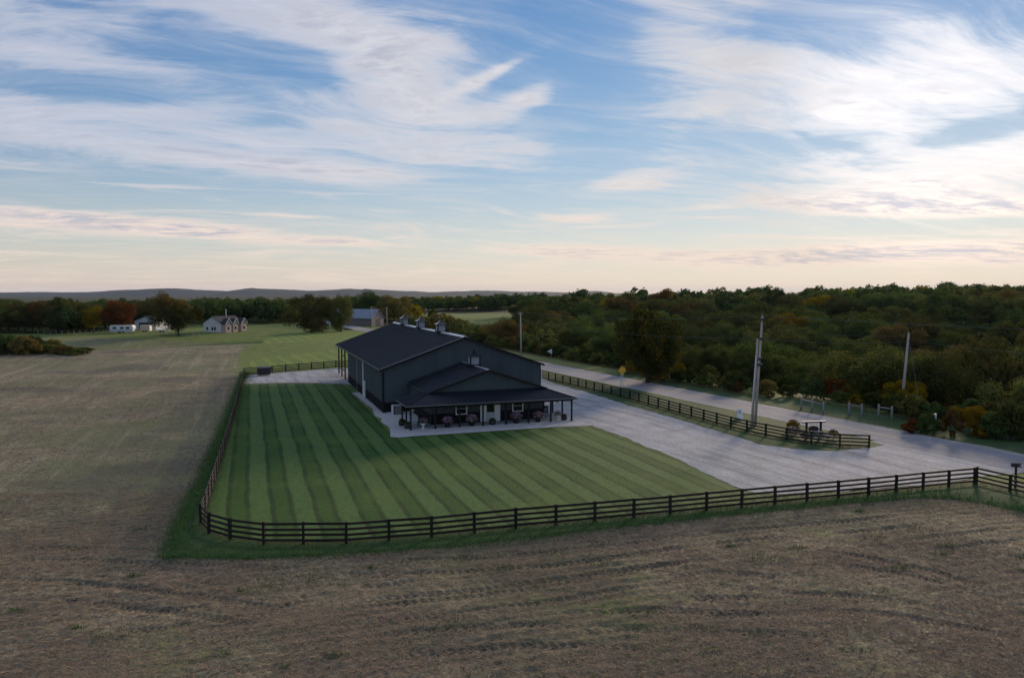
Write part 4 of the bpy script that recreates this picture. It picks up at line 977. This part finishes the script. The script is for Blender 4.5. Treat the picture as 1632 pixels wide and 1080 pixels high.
# ------------------------------------------------------------------ far buildings
def base(px_, depth): return AT(px_, depth)
def gable_house(o, w, l, he, hr, wall, roof, ov=.3):
    """ridge along local y"""
    MB().prism([(-w / 2, 0, -.5), (w / 2, 0, -.5), (w / 2, 0, he), (0, 0, hr), (-w / 2, 0, he)], (0, l, 0)).build('wall', wall, o)
    s = (hr - he) / (w / 2)
    r = MB().prism([(-w / 2 - ov, -ov, he - s * ov + .04), (0, -ov, hr + .04), (w / 2 + ov, -ov, he - s * ov + .04), (w / 2 + ov, -ov, he - s * ov + .2), (0, -ov, hr + .22), (-w / 2 - ov, -ov, he - s * ov + .2)], (0, l + 2 * ov, 0)).build('roof', roof, o)
    return r
hp = G(338, 528); hp.z = Tz(hp.x, hp.y)
ho = thing('house', 'white gabled house with brick front wings in the far field', 'house', hp, -1.0)
ho.rotation_euler[2] = -.40; ho.scale = (.86, .86, .9)
r_ = gable_house(ho, 9.4, 13, 3.7, 6.1, M['off_white'], M['shingle'])
MB().box(-.12, .12, 8.0, 8.24, 5.5, 9.0).build('chimney', M['off_white'], r_)
for x in (-2.6, 0.2, 1.6): 
    w_ = MB().box(x - .5, x + .5, -.03, -.005, .7, 2.0).build('window', M['glass'], ho)
    MB().box(x - .6, x + .6, -.06, -.031, .6, .7).build('sill', M['white'], w_)
for y0, w in ((.6, 3.2), (4.9, 2.8), (9.6, 3.2)):
    MB().prism([(4.5, y0, -.5), (4.5, y0 + w, -.5), (4.5, y0 + w, 3.1), (4.5, y0 + w / 2, 5.15), (4.5, y0, 3.1)], (2.4, 0, 0)).build('wing', M['brick'], ho)
    MB().prism([(4.3, y0 - .3, 3.1), (4.3, y0 + w / 2, 5.3), (4.3, y0 + w + .3, 3.1), (4.3, y0 + w + .3, 3.25), (4.3, y0 + w / 2, 5.5), (4.3, y0 - .3, 3.25)], (2.9, 0, 0)).build('wing_roof', M['shingle'], ho)
    MB().prism([(7.2, y0 - .3, 3.1), (7.2, y0 + w / 2, 5.3), (7.2, y0 + w + .3, 3.1), (7.2, y0 + w + .3, 3.35), (7.2, y0 + w / 2, 5.55), (7.2, y0 - .3, 3.35)], (.06, 0, 0)).build('wing_trim', M['white'], ho)
    w_ = MB().box(6.91, 6.94, y0 + w / 2 - .6, y0 + w / 2 + .6, .9, 2.3).build('window', M['white'], ho); MB().box(6.945, 6.96, y0 + w / 2 - .5, y0 + w / 2 + .5, 1.0, 2.2).build('pane', M['glass'], w_)
def shed(px0, px1, depth, he, hr, l, label, rz, wall=M['off_white'], roof=M['shingle'], name='shed'):
    c = AT((px0 + px1) / 2, depth); w = (px1 - px0) / FPX * depth
    o = thing(name, label, 'shed', c, rz); gable_house(o, w, l, he, hr, wall, roof); MB().box(-w * .3, w * .3, -.04, -.005, -.2, he * .8).build('door', M['shingle'] if name == 'shed' else M['white'], o)
    return o
o = shed(212, 250, 285, 3.3, 4.9, 9, 'white garage with dark roof and open bay among the left trees', -.2)
o = thing('camper_trailer', 'white camper trailer parked under the rust-coloured tree', 'trailer', AT(195, 262), .05)
MB().prism([(-3.9, -1.2, .55), (3.9, -1.2, .55), (4.0, -1.2, 2.0), (3.6, -1.2, 2.75), (-3.6, -1.2, 2.75), (-4.0, -1.2, 2.0)], (0, 2.4, 0)).build('body', M['off_white'], o)
for x in (-2.3, 0.2, 2.2): MB().box(x - .6, x + .6, -1.225, -1.205, 1.45, 2.1).build('window', M['glass'], o)
MB().box(-3.9, 3.9, -1.23, -1.206, .9, 1.15).build('stripe', simple('blue_stripe', (.2, .32, .42), .5), o)
for x in (-.5, .5): MB().tube([(x, -1.22, .35), (x, -1.0, .35)], .35, 12).build('wheel', M['dark'], o)
o = thing('stock_trailer', 'small cream trailer beside the white garage', 'trailer', AT(232, 268), .05)
MB().prism([(-1.7, -1, .5), (1.7, -1, .5), (1.7, -1, 2.2), (1.3, -1, 2.5), (-1.7, -1, 2.5)], (0, 2, 0)).build('body', simple('cream', (.6, .52, .42), .5), o)
for x in (-.4, .4): MB().tube([(x, -1.05, .32), (x, -.85, .32)], .32, 12).build('wheel', M['dark'], o)
o = thing('flatbed_trailer', 'low pale flatbed trailer right of the white garage', 'trailer', AT(259, 268), 0)
MB().box(-2.6, 2.6, -1, 1, .55, .85).build('deck', M['off_white'], o)
for x in (-.5, .5): MB().tube([(x, -1.05, .32), (x, -.85, .32)], .32, 12).build('wheel', M['dark'], o)
# old barn
ob = AT(602, 318); o = thing('old_barn', 'old barn with patched blue-grey tin roof and pale gable end', 'barn', ob, .0)
o.rotation_euler[2] = 1.15
gable_house(o, 8.5, 20, 3.6, 7.0, M['barn_board'], M['rust_roof'], .5)
MB().prism([(-4.25, -.03, -.3), (4.25, -.03, -.3), (4.25, -.03, 3.6), (0, -.03, 6.95), (-4.25, -.03, 3.6)], (0, -.04, 0)).build('gable_boards', M['barn_board_pale'], o)
MB().box(-1.6, 1.6, -.12, -.08, -.2, 3.0).build('barn_door', M['barn_board'], o)
ob = AT(655, 335); o = thing('old_shed', 'small grey gabled shed with dark doorway beyond the barn ridge', 'shed', ob, .15)
gable_house(o, 6.0, 7, 3.6, 6.6, M['barn_board'], M['barn_board'], .4); MB().box(-.9, .9, -.05, -.01, 1.6, 3.4).build('doorway', M['dark'], o)
ob = AT(1358, 330); o = thing('hill_house', 'pale house half hidden in the wooded hillside', 'house', (ob.x, ob.y, ob.z + 5), .2)
gable_house(o, 8, 8, 2.6, 4.2, M['off_white'], M['shingle'])
# cattle
def cow(px_, py_, s, rz, label):
    b = G(px_, py_); o = thing('cow', label, 'cow', (b.x, b.y, Tz(b.x, b.y)), rz)
    me = bpy.data.meshes.new('body'); v = [(0, 0, .95), (.45, 0, 1.0), (.85, 0, 1.02), (1.15, 0, 1.15), (1.45, 0, .95), (-.5, 0, .98), (-.9, 0, 1.0)]; e = [(0, 1), (1, 2), (2, 3), (3, 4), (0, 5), (5, 6)]
    rad = [.42, .40, .33, .2, .13, .40, .33]
    for x, y in ((.7, .2), (.7, -.2), (-.8, .2), (-.8, -.2)):
        r0 = 2 if x > 0 else 6; i = len(v); v += [(x, y, .55), (x + (.03 if x > 0 else -.05), y, .28), (x, y, .0)]; e += [(r0, i), (i, i + 1), (i + 1, i + 2)]; rad += [.15, .075, .06]
    i = len(v); v += [(-1.1, 0, .9), (-1.15, 0, .45)]; e += [(6, i), (i, i + 1)]; rad += [.06, .04]
    me.from_pydata(v, e, []); me.materials.append(M['hide']); q = put('body', me, o); m = q.modifiers.new('skin', 'SKIN')
    for k, sv in enumerate(me.skin_vertices[0].data): sv.radius = (rad[k], rad[k]); sv.use_root = (k == 0)
    q.modifiers.new('sub', 'SUBSURF').levels = 1; q.modifiers[-1].render_levels = 1; q.scale = (s, s, s)
cow(552, 525.5, 1.0, .2, 'black cow farthest left on the far green pasture'); cow(558, 525.5, .7, 1.2, 'black calf beside the leftmost cow on the pasture')
cow(564, 525.0, 1.15, 1.0, 'black cow standing third from left on the pasture'); cow(568, 525.2, .8, 2.6, 'black calf right of the standing black cow')
cow(585.5, 525.5, .9, 3.0, 'black cow lying nearest the barn roof edge')
# post and wire fence in front of the far white house
fp = thing('post_fence', 'thin far fence of spaced posts in front of the white sheds', 'fence', G(60, 531))
fo = fp.location.copy()
FPM = MB().box(-.07, .07, -.07, .07, -.2, 1.3).mesh('post', M['wood_grey'])
pp = [AT(x, 255) for x in np.arange(60, 320, 9.5)]
for p in pp: put('post', FPM, fp, p - fo)
for z in (.5, .85, 1.2):
    MB().tube([tuple(p - fo + Vector((0, 0, z))) for p in pp], .012, 4).build('strand', M['wire'], fp)
# ------------------------------------------------------------------ trees
def crown_arrays(seed, lobes, leaves, size, shape='round'):
    """unit crown: about 1 wide, top at 1, foot at 0.12"""
    r = np.random.default_rng(seed); C = []; Rr = []
    for i in range(lobes):
        while True:
            p = r.uniform(-1, 1, 3)
            if np.linalg.norm(p) < 1: break
        p = p / (np.linalg.norm(p) + 1e-6) * r.uniform(.35, .78)
        z = (p[2] * .5 + .5)
        if shape == 'cone': wd = .55 * (1.0 - z) + .08
        elif shape == 'oval': wd = .42 * math.sin(math.pi * min(.98, max(.06, z * .88 + .08))) ** .6
        else: wd = .47 * math.sin(math.pi * min(.97, max(.10, z * .80 + .12))) ** .5
        C.append((p[0] * wd / .62, p[1] * wd / .62, .09 + z * .80)); Rr.append(r.uniform(.09, .21) * (.7 if shape == 'cone' else 1))
    C, Rr = np.array(C), np.array(Rr)
    w = Rr ** 2; pick = r.choice(lobes, leaves, p=w / w.sum())
    d = r.normal(size=(leaves, 3)); d /= np.linalg.norm(d, axis=1)[:, None]; d[:, 2] = np.where(r.random(leaves) < .35, np.abs(d[:, 2]), d[:, 2])
    c = C[pick] + d * (Rr[pick] * r.uniform(.55, 1.12, leaves))[:, None] * np.array([1, 1, .85])
    return leaf_quads(c, d, size, r, .4)
def trunk_mesh(seed, spread=.22):
    r = random.Random(seed); mb = MB(); lean = r.uniform(-.03, .03)
    mb.tube([(0, 0, -.06), (lean * .4, 0, .15), (lean, 0, .42), (lean * 1.2, .01, .7)], [.032, .026, .02, .008], 8)
    for k in range(6):
        t = k * 1.05 + r.uniform(-.3, .3); z = r.uniform(.2, .42); q = spread * r.uniform(.7, 1.2)
        mb.tube([(lean, 0, z), (lean + math.cos(t) * q * .5, math.sin(t) * q * .5, z + .14), (lean + math.cos(t) * q, math.sin(t) * q, z + .30)], [.014, .010, .003], 5)
    return mb.mesh('trunk', M['bark'], True)
LEAFSETS = ['leaf_dark', 'leaf_green', 'leaf_olive', 'leaf_brown', 'leaf_gold', 'leaf_rust', 'leaf_half']
CROWNS = []
for k, (sh, lb) in enumerate([('round', 34), ('round', 44), ('oval', 32), ('round', 28), ('oval', 40), ('cone', 40)]):
    V, F = crown_arrays(100 + k, lb, 13000, .031, sh); CROWNS.append(np_mesh('crown', V, F, M['leaf_green']))
V, F = crown_arrays(140, 60, 42000, .030, 'oval'); V[:, 2] = (V[:, 2] - .12) * 1.08 + .05; CROWNS.append(np_mesh('crown', V, F, M['leaf_green']))
TRUNKS = [trunk_mesh(k) for k in range(4)]
def tree(name, label, base_, w, h, mat, group=None, var=None, rz=None, cat='tree'):
    var = random.randrange(5) if var is None else var
    o = thing(name, label, cat, base_, random.uniform(0, 6.28) if rz is None else rz, group)
    t = put('trunk', TRUNKS[var % 4], o); t.scale = (h * .9, h * .9, h)
    c = put('crown', CROWNS[var], o); c.scale = (w, w * random.uniform(.9, 1.1), h)
    c.material_slots[0].link = 'OBJECT'; c.material_slots[0].material = M[mat]
    return o
def px_tree(px_, top_y, depth, wpx, mat, label, var=None, name='tree', group=None, sink=0.0):
    b = AT(px_, depth); ztop = CAMZ + (HOR - top_y) * depth / FPX
    return tree(name, label, (b.x, b.y, b.z - sink), wpx / FPX * depth, max(2.0, ztop - b.z + sink), mat, group, var)
BIG = [
    (12, 472, 262, 90, 'leaf_olive', 'orange-tinged tree at the far left edge of the field trees', 1), (60, 472, 262, 74, 'leaf_brown', 'russet tree left of the dark evergreen', 0), (92, 466, 270, 40, 'leaf_dark', 'tall dark evergreen in the left treeline', 5),
    (122, 474, 264, 56, 'leaf_green', 'green tree right of the dark evergreen', 3), (148, 482, 262, 40, 'leaf_gold', 'yellow-green tree left of the camper trailer', 2), (188, 470, 264, 46, 'leaf_rust', 'rust-orange tree standing over the white camper trailer', 4),
    (167, 472, 290, 56, 'leaf_dark', 'dark tree behind the camper trailer, left side', 1), (222, 472, 305, 60, 'leaf_dark', 'dark tree behind the white garage', 3), (256, 458, 300, 50, 'leaf_brown', 'tall bronze tree behind the yellow-green tree', 1),
    (284, 475, 256, 62, 'leaf_half', 'broad yellow-green tree between the garage and the white house', 0), (497, 459, 268, 70, 'leaf_olive', 'large spreading tree on the far pasture', 3), (543, 459, 270, 40, 'leaf_olive', 'narrower tree just right of the large pasture tree', 4),
    (583, 456, 360, 56, 'leaf_dark', 'tall dark tree behind the old tin-roofed barn', 1), (628, 462, 350, 56, 'leaf_brown', 'brown tree right behind the old barn gable', 0), (600, 466, 380, 50, 'leaf_olive', 'olive tree between the dark and brown trees at the old barn', 3),
    (690, 484, 320, 24, 'leaf_half', 'small pointed yellowish tree right of the grey shed', 5), (1033, 468, 116, 104, 'leaf_turning', 'large tree with orange right side at the road edge', 6), (1390, 575, 104, 52, 'leaf_gold', 'golden yellow tree in the valley right of the double pole', 4),
    (1332, 597, 100, 34, 'leaf_rust', 'small red-orange tree left of the golden tree', 3), (990, 457, 420, 60, 'leaf_olive', 'tall tree breaking the skyline above the large roadside tree', 0), (1237, 450, 400, 34, 'leaf_dark', 'skyline tree with a rounded top above the double pole', 3),
    (1130, 466, 380, 26, 'leaf_olive', 'slim skyline tree above the yellow sign', 4), (1495, 455, 330, 60, 'leaf_green', 'broad dark tree on the skyline near the right edge', 1), (1560, 640, 74, 60, 'leaf_gold', 'yellow-green bush tree beside the thin pale post', 0)]
for p_, ty, dp, wp, mt, lab, va in BIG: px_tree(p_, ty, dp, wp, mt, lab, va)

# the woods: a jittered scatter, the largest in view as single trees, the rest one mass
rs = np.random.default_rng(5); cand = []
def ok(x, y):
    px_ = 816 + FPX * x / y
    return -70 < px_ < 1710
for gx in np.arange(-40, 420, 12.4):
    for gy in np.arange(60, 640, 12.4):
        x, y = gx + rs.uniform(-5.6, 5.6), gy + rs.uniform(-5.6, 5.6)
        s, t = [float(v) for v in road_st(x, y)]
        if not ok(x, y) or s < 13 or t > 345 or (s > 260 and rs.random() < .3): continue
        px_ = 816 + FPX * x / y
        if 660 < px_ < 815 and 380 < y < 535: continue
        if px_ < 840 and y > 300: continue
        h = rs.choice([rs.uniform(9, 13), rs.uniform(13, 19)]) if s > 34 else rs.uniform(5.5, 10.0)
        if y > 330: h = rs.uniform(11, 20)
        z = Tz(x, y); lim = CAMZ + (9 + 7 * float(sm(1220, 1500, px_))) * y / FPX      # the skyline of the hill is fairly level
        h = min(h, max(6.0, lim - z + (rs.uniform(-5.5, 0.5) if rs.random() < .85 else rs.uniform(1.5, 5.0))))
        if 1320 < px_ < 1460 and y < 104: h = min(h, 4.5)
        if 960 < px_ < 1110 and y < 114: continue
        if 950 < px_ < 1120 and y < 190: h = min(h, 7.5)
        if s < 20 and 90 < px_ - 1380 < 400: h *= .7
        w = min(17, h * rs.uniform(.85, 1.2)); m = rs.choice(LEAFSETS, p=[.28, .31, .31, .055, .02, .005, .02])
        if px_ < 960 and s < 70: m = rs.choice(LEAFSETS, p=[.16, .22, .36, .19, .02, .01, .04])
        cand.append((h / y, x, y, z, w, h, m, 'hill'))
for gx in np.arange(-330, 30, 9.0):
    for gy in np.arange(258, 640, 9.5):
        x, y = gx + rs.uniform(-4, 4), gy + rs.uniform(-4, 4)
        if not ok(x, y): continue
        px_ = 816 + FPX * x / y
        if px_ < 165: d0, d1 = 258, 370
        elif px_ < 300: d0, d1 = 312, 400
        elif px_ < 480: d0, d1 = 335, 430
        elif px_ < 660: d0, d1 = 375, 470
        elif px_ < 830: d0, d1 = 545, 620
        else: continue
        if not d0 < y < d1: continue
        h = rs.uniform(9, 13.5); z = Tz(x, y); m = rs.choice(LEAFSETS, p=[.46, .24, .16, .09, .02, .01, .02])
        if 300 < px_ < 480: m = rs.choice(LEAFSETS, p=[.5, .25, .15, .08, .005, .01, .005])
        cand.append((h / y, x, y, z, h * rs.uniform(.8, 1.1), h, m, 'field'))
cand.sort(key=lambda c: -c[0])
COLN = {'leaf_dark': 'dark green', 'leaf_green': 'green', 'leaf_olive': 'olive', 'leaf_brown': 'bronze-brown', 'leaf_gold': 'yellowing', 'leaf_rust': 'rust-coloured', 'leaf_half': 'half-turned'}
NSINGLE = 255
for _, x, y, z, w, h, m, zn in cand[:NSINGLE]:
    px_ = 816 + FPX * x / y; s_r = float(road_st(x, y)[0])
    if zn == 'hill':
        wh = 'near the woods edge' if s_r < 45 else 'on the valley floor' if s_r < 100 else 'halfway up the wooded slope' if s_r < 190 else 'high on the wooded slope'
        col_ = [(830, 'above the right barn eave'), (990, 'between barn and yellow sign'), (1100, 'around the large roadside tree'), (1210, 'left of the double pole'), (1330, 'right of the double pole'), (1440, 'left of the leaning pole'), (1530, 'right of the leaning pole'), (9999, 'at the right edge')]
        lab, grp = f"{COLN[m]} tree {wh} {[b_ for a_, b_ in col_ if px_ < a_][0]}", 'trees of the wooded slope'
    else:
        col_ = [(60, 'at the far left'), (170, 'left of the camper trailer'), (310, 'behind the garage and trailers'), (400, 'behind the white house'), (480, 'between white house and large pasture tree'), (560, 'behind the large pasture tree'), (660, 'behind the old barn'), (9999, 'behind the far green field')]
        lab, grp = f"{COLN[m]} tree in the far treeline {[b_ for a_, b_ in col_ if px_ < a_][0]}", 'trees of the far treeline'
    tree('woodland_tree', lab, (x, y, z - .2), w, h, m, grp)
LODC = [crown_arrays(300 + k, 24, 1000, .10, 'round' if k < 3 else 'oval') for k in range(4)]
Vs, Fs, Ms, off = [], [], [], 0
far = cand[NSINGLE:]
for i, (_, x, y, z, w, h, m, zn) in enumerate(far):
    V, F = LODC[i % 4]; a = rs.uniform(0, 6.28); ca_, sa_ = math.cos(a), math.sin(a)
    Q = np.stack([(V[:, 0] * ca_ - V[:, 1] * sa_) * w + x, (V[:, 0] * sa_ + V[:, 1] * ca_) * w + y, V[:, 2] * h + z], -1)
    Vs.append(Q); Fs.append(F + off); off += len(V); Ms.append(np.full(len(F), LEAFSETS.index(m)))
me = np_mesh('woodland', np.concatenate(Vs), np.concatenate(Fs), None)
for n_ in LEAFSETS: me.materials.append(M[n_])
me.polygons.foreach_set('material_index', np.concatenate(Ms).astype(np.int32))
wd = put('woodland', me); kind(wd, 'stuff', 'far mass of autumn woodland on the slope and along the horizon', 'woodland')
print('trees', len(cand), 'far', len(far))

# brush along the far side of the road
V, F = crown_arrays(500, 30, 2600, .07, 'oval'); V[:, 2] = (V[:, 2] - .12) * 1.1; SHRUB = [np_mesh('leaves', V, F, M['leaf_green'])]
V, F = crown_arrays(501, 22, 2200, .075, 'cone'); V[:, 2] = (V[:, 2] - .12) * 1.1; SHRUB.append(np_mesh('leaves', V, F, M['leaf_green']))
STEM = MB().tube([(0, 0, -.1), (.03, 0, .6)], [.03, .01], 5).mesh('stem', M['bark'])
def shrub(b, w, h, m, label, group):
    o = thing('shrub', label, 'shrub', b, random.uniform(0, 6), group); put('stem', STEM, o).scale = (h, h, h)
    c = put('leaves', random.choice(SHRUB), o); c.scale = (w, w, h); c.material_slots[0].link = 'OBJECT'; c.material_slots[0].material = M[m]
for t in np.arange(-75, 150, 2.5):
    for s0 in ((8.6, 11.0) if t < -6 else (6.0, 8.6) if t < 30 else (8.0, 10.5)):
        tt = t + rs.uniform(-1, 1); p = RS(s0 + rs.uniform(-.8, .8), tt); px_ = 816 + FPX * p.x / p.y
        if px_ > 1680 or (1345 < px_ < 1395 and rs.random() < .75) or (tt < -6 and s0 < 10 and rs.random() < .2) or (1270 < px_ < 1430 and s0 < 9): continue
        h = rs.uniform(1.0, 3.6); m = rs.choice(['leaf_dark', 'leaf_green', 'leaf_olive', 'leaf_brown', 'leaf_rust', 'leaf_gold'], p=[.38, .28, .22, .09, .0, .03])
        shrub((p.x, p.y, Tz(p.x, p.y)), h * rs.uniform(1.0, 1.5), h, m, f"{COLN[m]} {'near' if s0 in (8.6, 6.0, 8.0) else 'rear'} roadside brush {'behind the barn eave' if px_ < 900 else 'left of the large roadside tree' if px_ < 985 else 'under the large roadside tree' if px_ < 1080 else 'between large tree and double pole' if px_ < 1200 else 'behind the sign stand' if px_ < 1340 else 'near the timber braces' if px_ < 1430 else 'right of the leaning pole'}", 'brush along the far road edge')
# thicket behind the crest of the left field
for k in range(26):
    px_ = -40 + k * 6.9 + rs.uniform(-4, 4); dp = rs.uniform(160, 176); ty = np.interp(px_, [-40, 20, 60, 100, 140], [526, 531, 533, 546, 560]) + rs.uniform(-4, 5)
    m = rs.choice(['leaf_dark', 'leaf_green', 'leaf_olive', 'leaf_brown'], p=[.5, .25, .1, .15]) if px_ < 70 else rs.choice(['leaf_brown', 'leaf_rust', 'leaf_olive', 'leaf_green'], p=[.4, .2, .2, .2])
    b = AT(px_, dp); zt = CAMZ + (HOR - ty) * dp / FPX; shrub(b, rs.uniform(4.0, 6.0), max(1.2, zt - b.z), m, f'{COLN[m]} bush in the thicket behind the left field crest', 'thicket behind the left field crest')
for px_, py_, w, h, m, lab in [(1455, 690, 2.6, 1.8, 'leaf_rust', 'orange brush at the foot of the leaning pole'), (1478, 692, 2.2, 2.4, 'leaf_dark', 'dark shrub left of the stout pale post'), (1515, 694, 2.6, 3.2, 'leaf_brown', 'brown shrub between the two pale posts'),
        (1583, 698, 3.0, 3.0, 'leaf_dark', 'dark shrub right of the thin pale post'), (1610, 700, 3.4, 4.2, 'leaf_dark', 'tall dark shrub at the right photo edge across the road'), (1560, 697, 2.0, 1.4, 'leaf_gold', 'low yellow-green shrub at the foot of the brush on the right')]:
    b = G(px_, py_); shrub((b.x, b.y, Tz(b.x, b.y)), w, h, m, lab, None)

# ------------------------------------------------------------------ straw, grass and weeds
def blades(x, y, z, length, width, tilt, r):
    n = len(x); az_ = r.uniform(0, 2 * np.pi, n); dirx, diry = np.cos(az_), np.sin(az_)
    ex, ey, ez = dirx * length * np.cos(tilt), diry * length * np.cos(tilt), length * np.sin(tilt)
    wx_, wy_ = -diry * width, dirx * width
    V = np.stack([np.stack([x - wx_, y - wy_, z], -1), np.stack([x + wx_, y + wy_, z], -1), np.stack([x + ex, y + ey, z + ez], -1)], 1).reshape(-1, 3)
    return V, np.arange(3 * n).reshape(-1, 3)
r = np.random.default_rng(21); n = 300000
y = FY0 + 2 + (FY1 - FY0 - 3) * r.random(n) ** 1.35; x = r.uniform(-1, 1, n) * (y * .74 + 2)
keep = (np.abs(x) < 43) & (in_field(x, y) > .25) & (r.random(n) < (.35 + .65 * sm(.3, .7, vn(x, y, 3.5, 70)))); x, y = x[keep], y[keep]
V, F = blades(x, y, field_z(x, y) + .005, r.uniform(.12, .50, len(x)), r.uniform(.010, .026, len(x)), r.uniform(-.02, .5, len(x)) * r.random(len(x)), r)
kind(put('straw', np_mesh('straw', V, F, M['straw'])), 'stuff', 'pale cut straw scattered over the harvested field', 'straw')
n = 80000; x = r.uniform(-100, -18, n); y = r.uniform(50, 125, n); keep = (in_field(x, y) > .3) & (816 + FPX * x / y > -20) & (r.random(n) < .3 + .7 * sm(.35, .7, vn(x, y, 6, 71))); x, y = x[keep], y[keep]
V, F = blades(x, y, T(x, y) - .03, r.uniform(.25, .8, len(x)), r.uniform(.018, .045, len(x)), r.uniform(0, .4, len(x)), r)
kind(put('straw', np_mesh('straw', V, F, M['straw'])), 'stuff', 'straw over the field left of the fence', 'straw')
# weed clumps in the field
cx, cy = [], []
for k in range(95):
    yy = 19 + 30 * r.random() ** 1.2; xx = r.uniform(-1, 1) * yy * .72
    if in_field(np.array(xx), np.array(yy)) < .6: continue
    m_ = r.integers(20, 90); sp = r.uniform(.15, .7); cx.append(xx + r.normal(0, sp, m_)); cy.append(yy + r.normal(0, sp * .6, m_))
x, y = np.concatenate(cx), np.concatenate(cy)
V, F = blades(x, y, field_z(x, y), r.uniform(.08, .3, len(x)), r.uniform(.010, .02, len(x)), r.uniform(.5, 1.4, len(x)), r)
kind(put('weeds', np_mesh('weeds', V, F, M['grass_blade'])), 'stuff', 'small green weed tufts in the harvested field', 'weeds')
# long grass blades on the verge outside the fence, pale uncut grass under the boards
def ribbon(pts, half, dens, off=0.0):
    X_, Y_ = [], []
    for a, b in zip(pts[:-1], pts[1:]):
        L = (b - a).length; m = int(L * half * 2 * dens); t = r.random(m); q = off + r.normal(0, half * .6, m); nx_, ny_ = -(b - a).y / L, (b - a).x / L
        X_.append(a.x + (b.x - a.x) * t + nx_ * q); Y_.append(a.y + (b.y - a.y) * t + ny_ * q)
    return np.concatenate(X_), np.concatenate(Y_)
edge_pts = [Vector((p.x, p.y, 0)) for p in LEFT_B[::-1] + BORDER[1:]]
x, y = ribbon(edge_pts, .55, 150); V, F = blades(x, y, np.full(len(x), .0), r.uniform(.10, .34, len(x)), r.uniform(.010, .02, len(x)), r.uniform(.5, 1.45, len(x)), r)
x2, y2 = ribbon([a + Vector((0, 1.3, 0)) for a in edge_pts], 1.3, 60); x2 = x2[:]; V2, F2 = blades(x2, y2, np.full(len(x2), .02), r.uniform(.08, .2, len(x2)), r.uniform(.010, .02, len(x2)), r.uniform(.5, 1.45, len(x2)), r)
kind(put('verge_grass', np_mesh('verge_grass', np.concatenate([V, V2]), np.concatenate([F, F2 + len(V)]), M['grass_blade'])), 'stuff', 'long green grass along the outside of the fence', 'grass')
xs_, ys_ = [], []
for pts, w_ in ((perim, .16), (resample(roadf, 2.45), .3), (run, .2)):
    a_, b_ = ribbon([Vector(p) for p in pts], w_, 190); xs_.append(a_); ys_.append(b_)
x, y = np.concatenate(xs_), np.concatenate(ys_)
V, F = blades(x, y, np.full(len(x), .05), r.uniform(.08, .26, len(x)), r.uniform(.008, .016, len(x)), r.uniform(.4, 1.4, len(x)), r)
kind(put('dry_grass', np_mesh('dry_grass', V, F, M['dry_blade'])), 'stuff', 'pale uncut grass left under the fence boards', 'grass')
# tall dry grass along the far road edge
tt = r.uniform(-90, 150, 26000); ss = np.where(tt < -6, 8.2, np.where(tt < 30, 4.8, 7.2)) + r.normal(0, .7, 26000); ss = np.where(r.random(26000) < .35, .9 + r.normal(0, .15, 26000), ss)
x = RP.x + RN.x * ss + RD.x * tt; y = RP.y + RN.y * ss + RD.y * tt; hgt = np.where(ss < 2, r.uniform(.06, .18, 26000), r.uniform(.2, .55, 26000))
V, F = blades(x, y, T(x, y), hgt, r.uniform(.015, .035, 26000), r.uniform(.6, 1.45, 26000), r)
kind(put('dry_grass', np_mesh('dry_grass', V, F, M['dry_blade'])), 'stuff', 'dry grass along the far edge of the road and the woods', 'grass')

# ------------------------------------------------------------------ haze
hz_ = MB().box(-15000, 15000, -1500, 16000, -60, 95); ho_ = hz_.build('haze', None)
mh = bpy.data.materials.new('haze_air'); mh.use_nodes = True; nh = mh.node_tree; nh.nodes.clear()
out = nh.nodes.new('ShaderNodeOutputMaterial'); pv = nh.nodes.new('ShaderNodeVolumePrincipled'); pv.inputs['Color'].default_value = (.58, .74, 1.0, 1); pv.inputs['Density'].default_value = 0.000022; pv.inputs['Anisotropy'].default_value = 0.0
nh.links.new(pv.outputs[0], out.inputs['Volume']); ho_.data.materials.append(mh); kind(ho_, 'stuff', 'thin blue evening haze over the whole valley', 'haze')

# things that look alike and stand together: say which one, counted from the left of the picture
ORD = ['first', 'second', 'third', 'fourth', 'fifth', 'sixth', 'seventh', 'eighth', 'ninth', 'tenth', 'eleventh', 'twelfth', 'thirteenth', 'fourteenth', 'fifteenth', 'sixteenth', 'seventeenth', 'eighteenth', 'nineteenth', 'twentieth']
same = {}
for o in bpy.data.objects:
    if o.parent is None and 'label' in o.keys() and 'group' in o.keys(): same.setdefault(o['label'], []).append(o)
for lab, os_ in same.items():
    if len(os_) > 1:
        os_.sort(key=lambda o: o.location.x / o.location.y)
        for k, o in enumerate(os_):
            o['label'] = lab + (', leftmost' if k == 0 else ', rightmost' if k == len(os_) - 1 else f', {ORD[min(k, 19)]} from left')
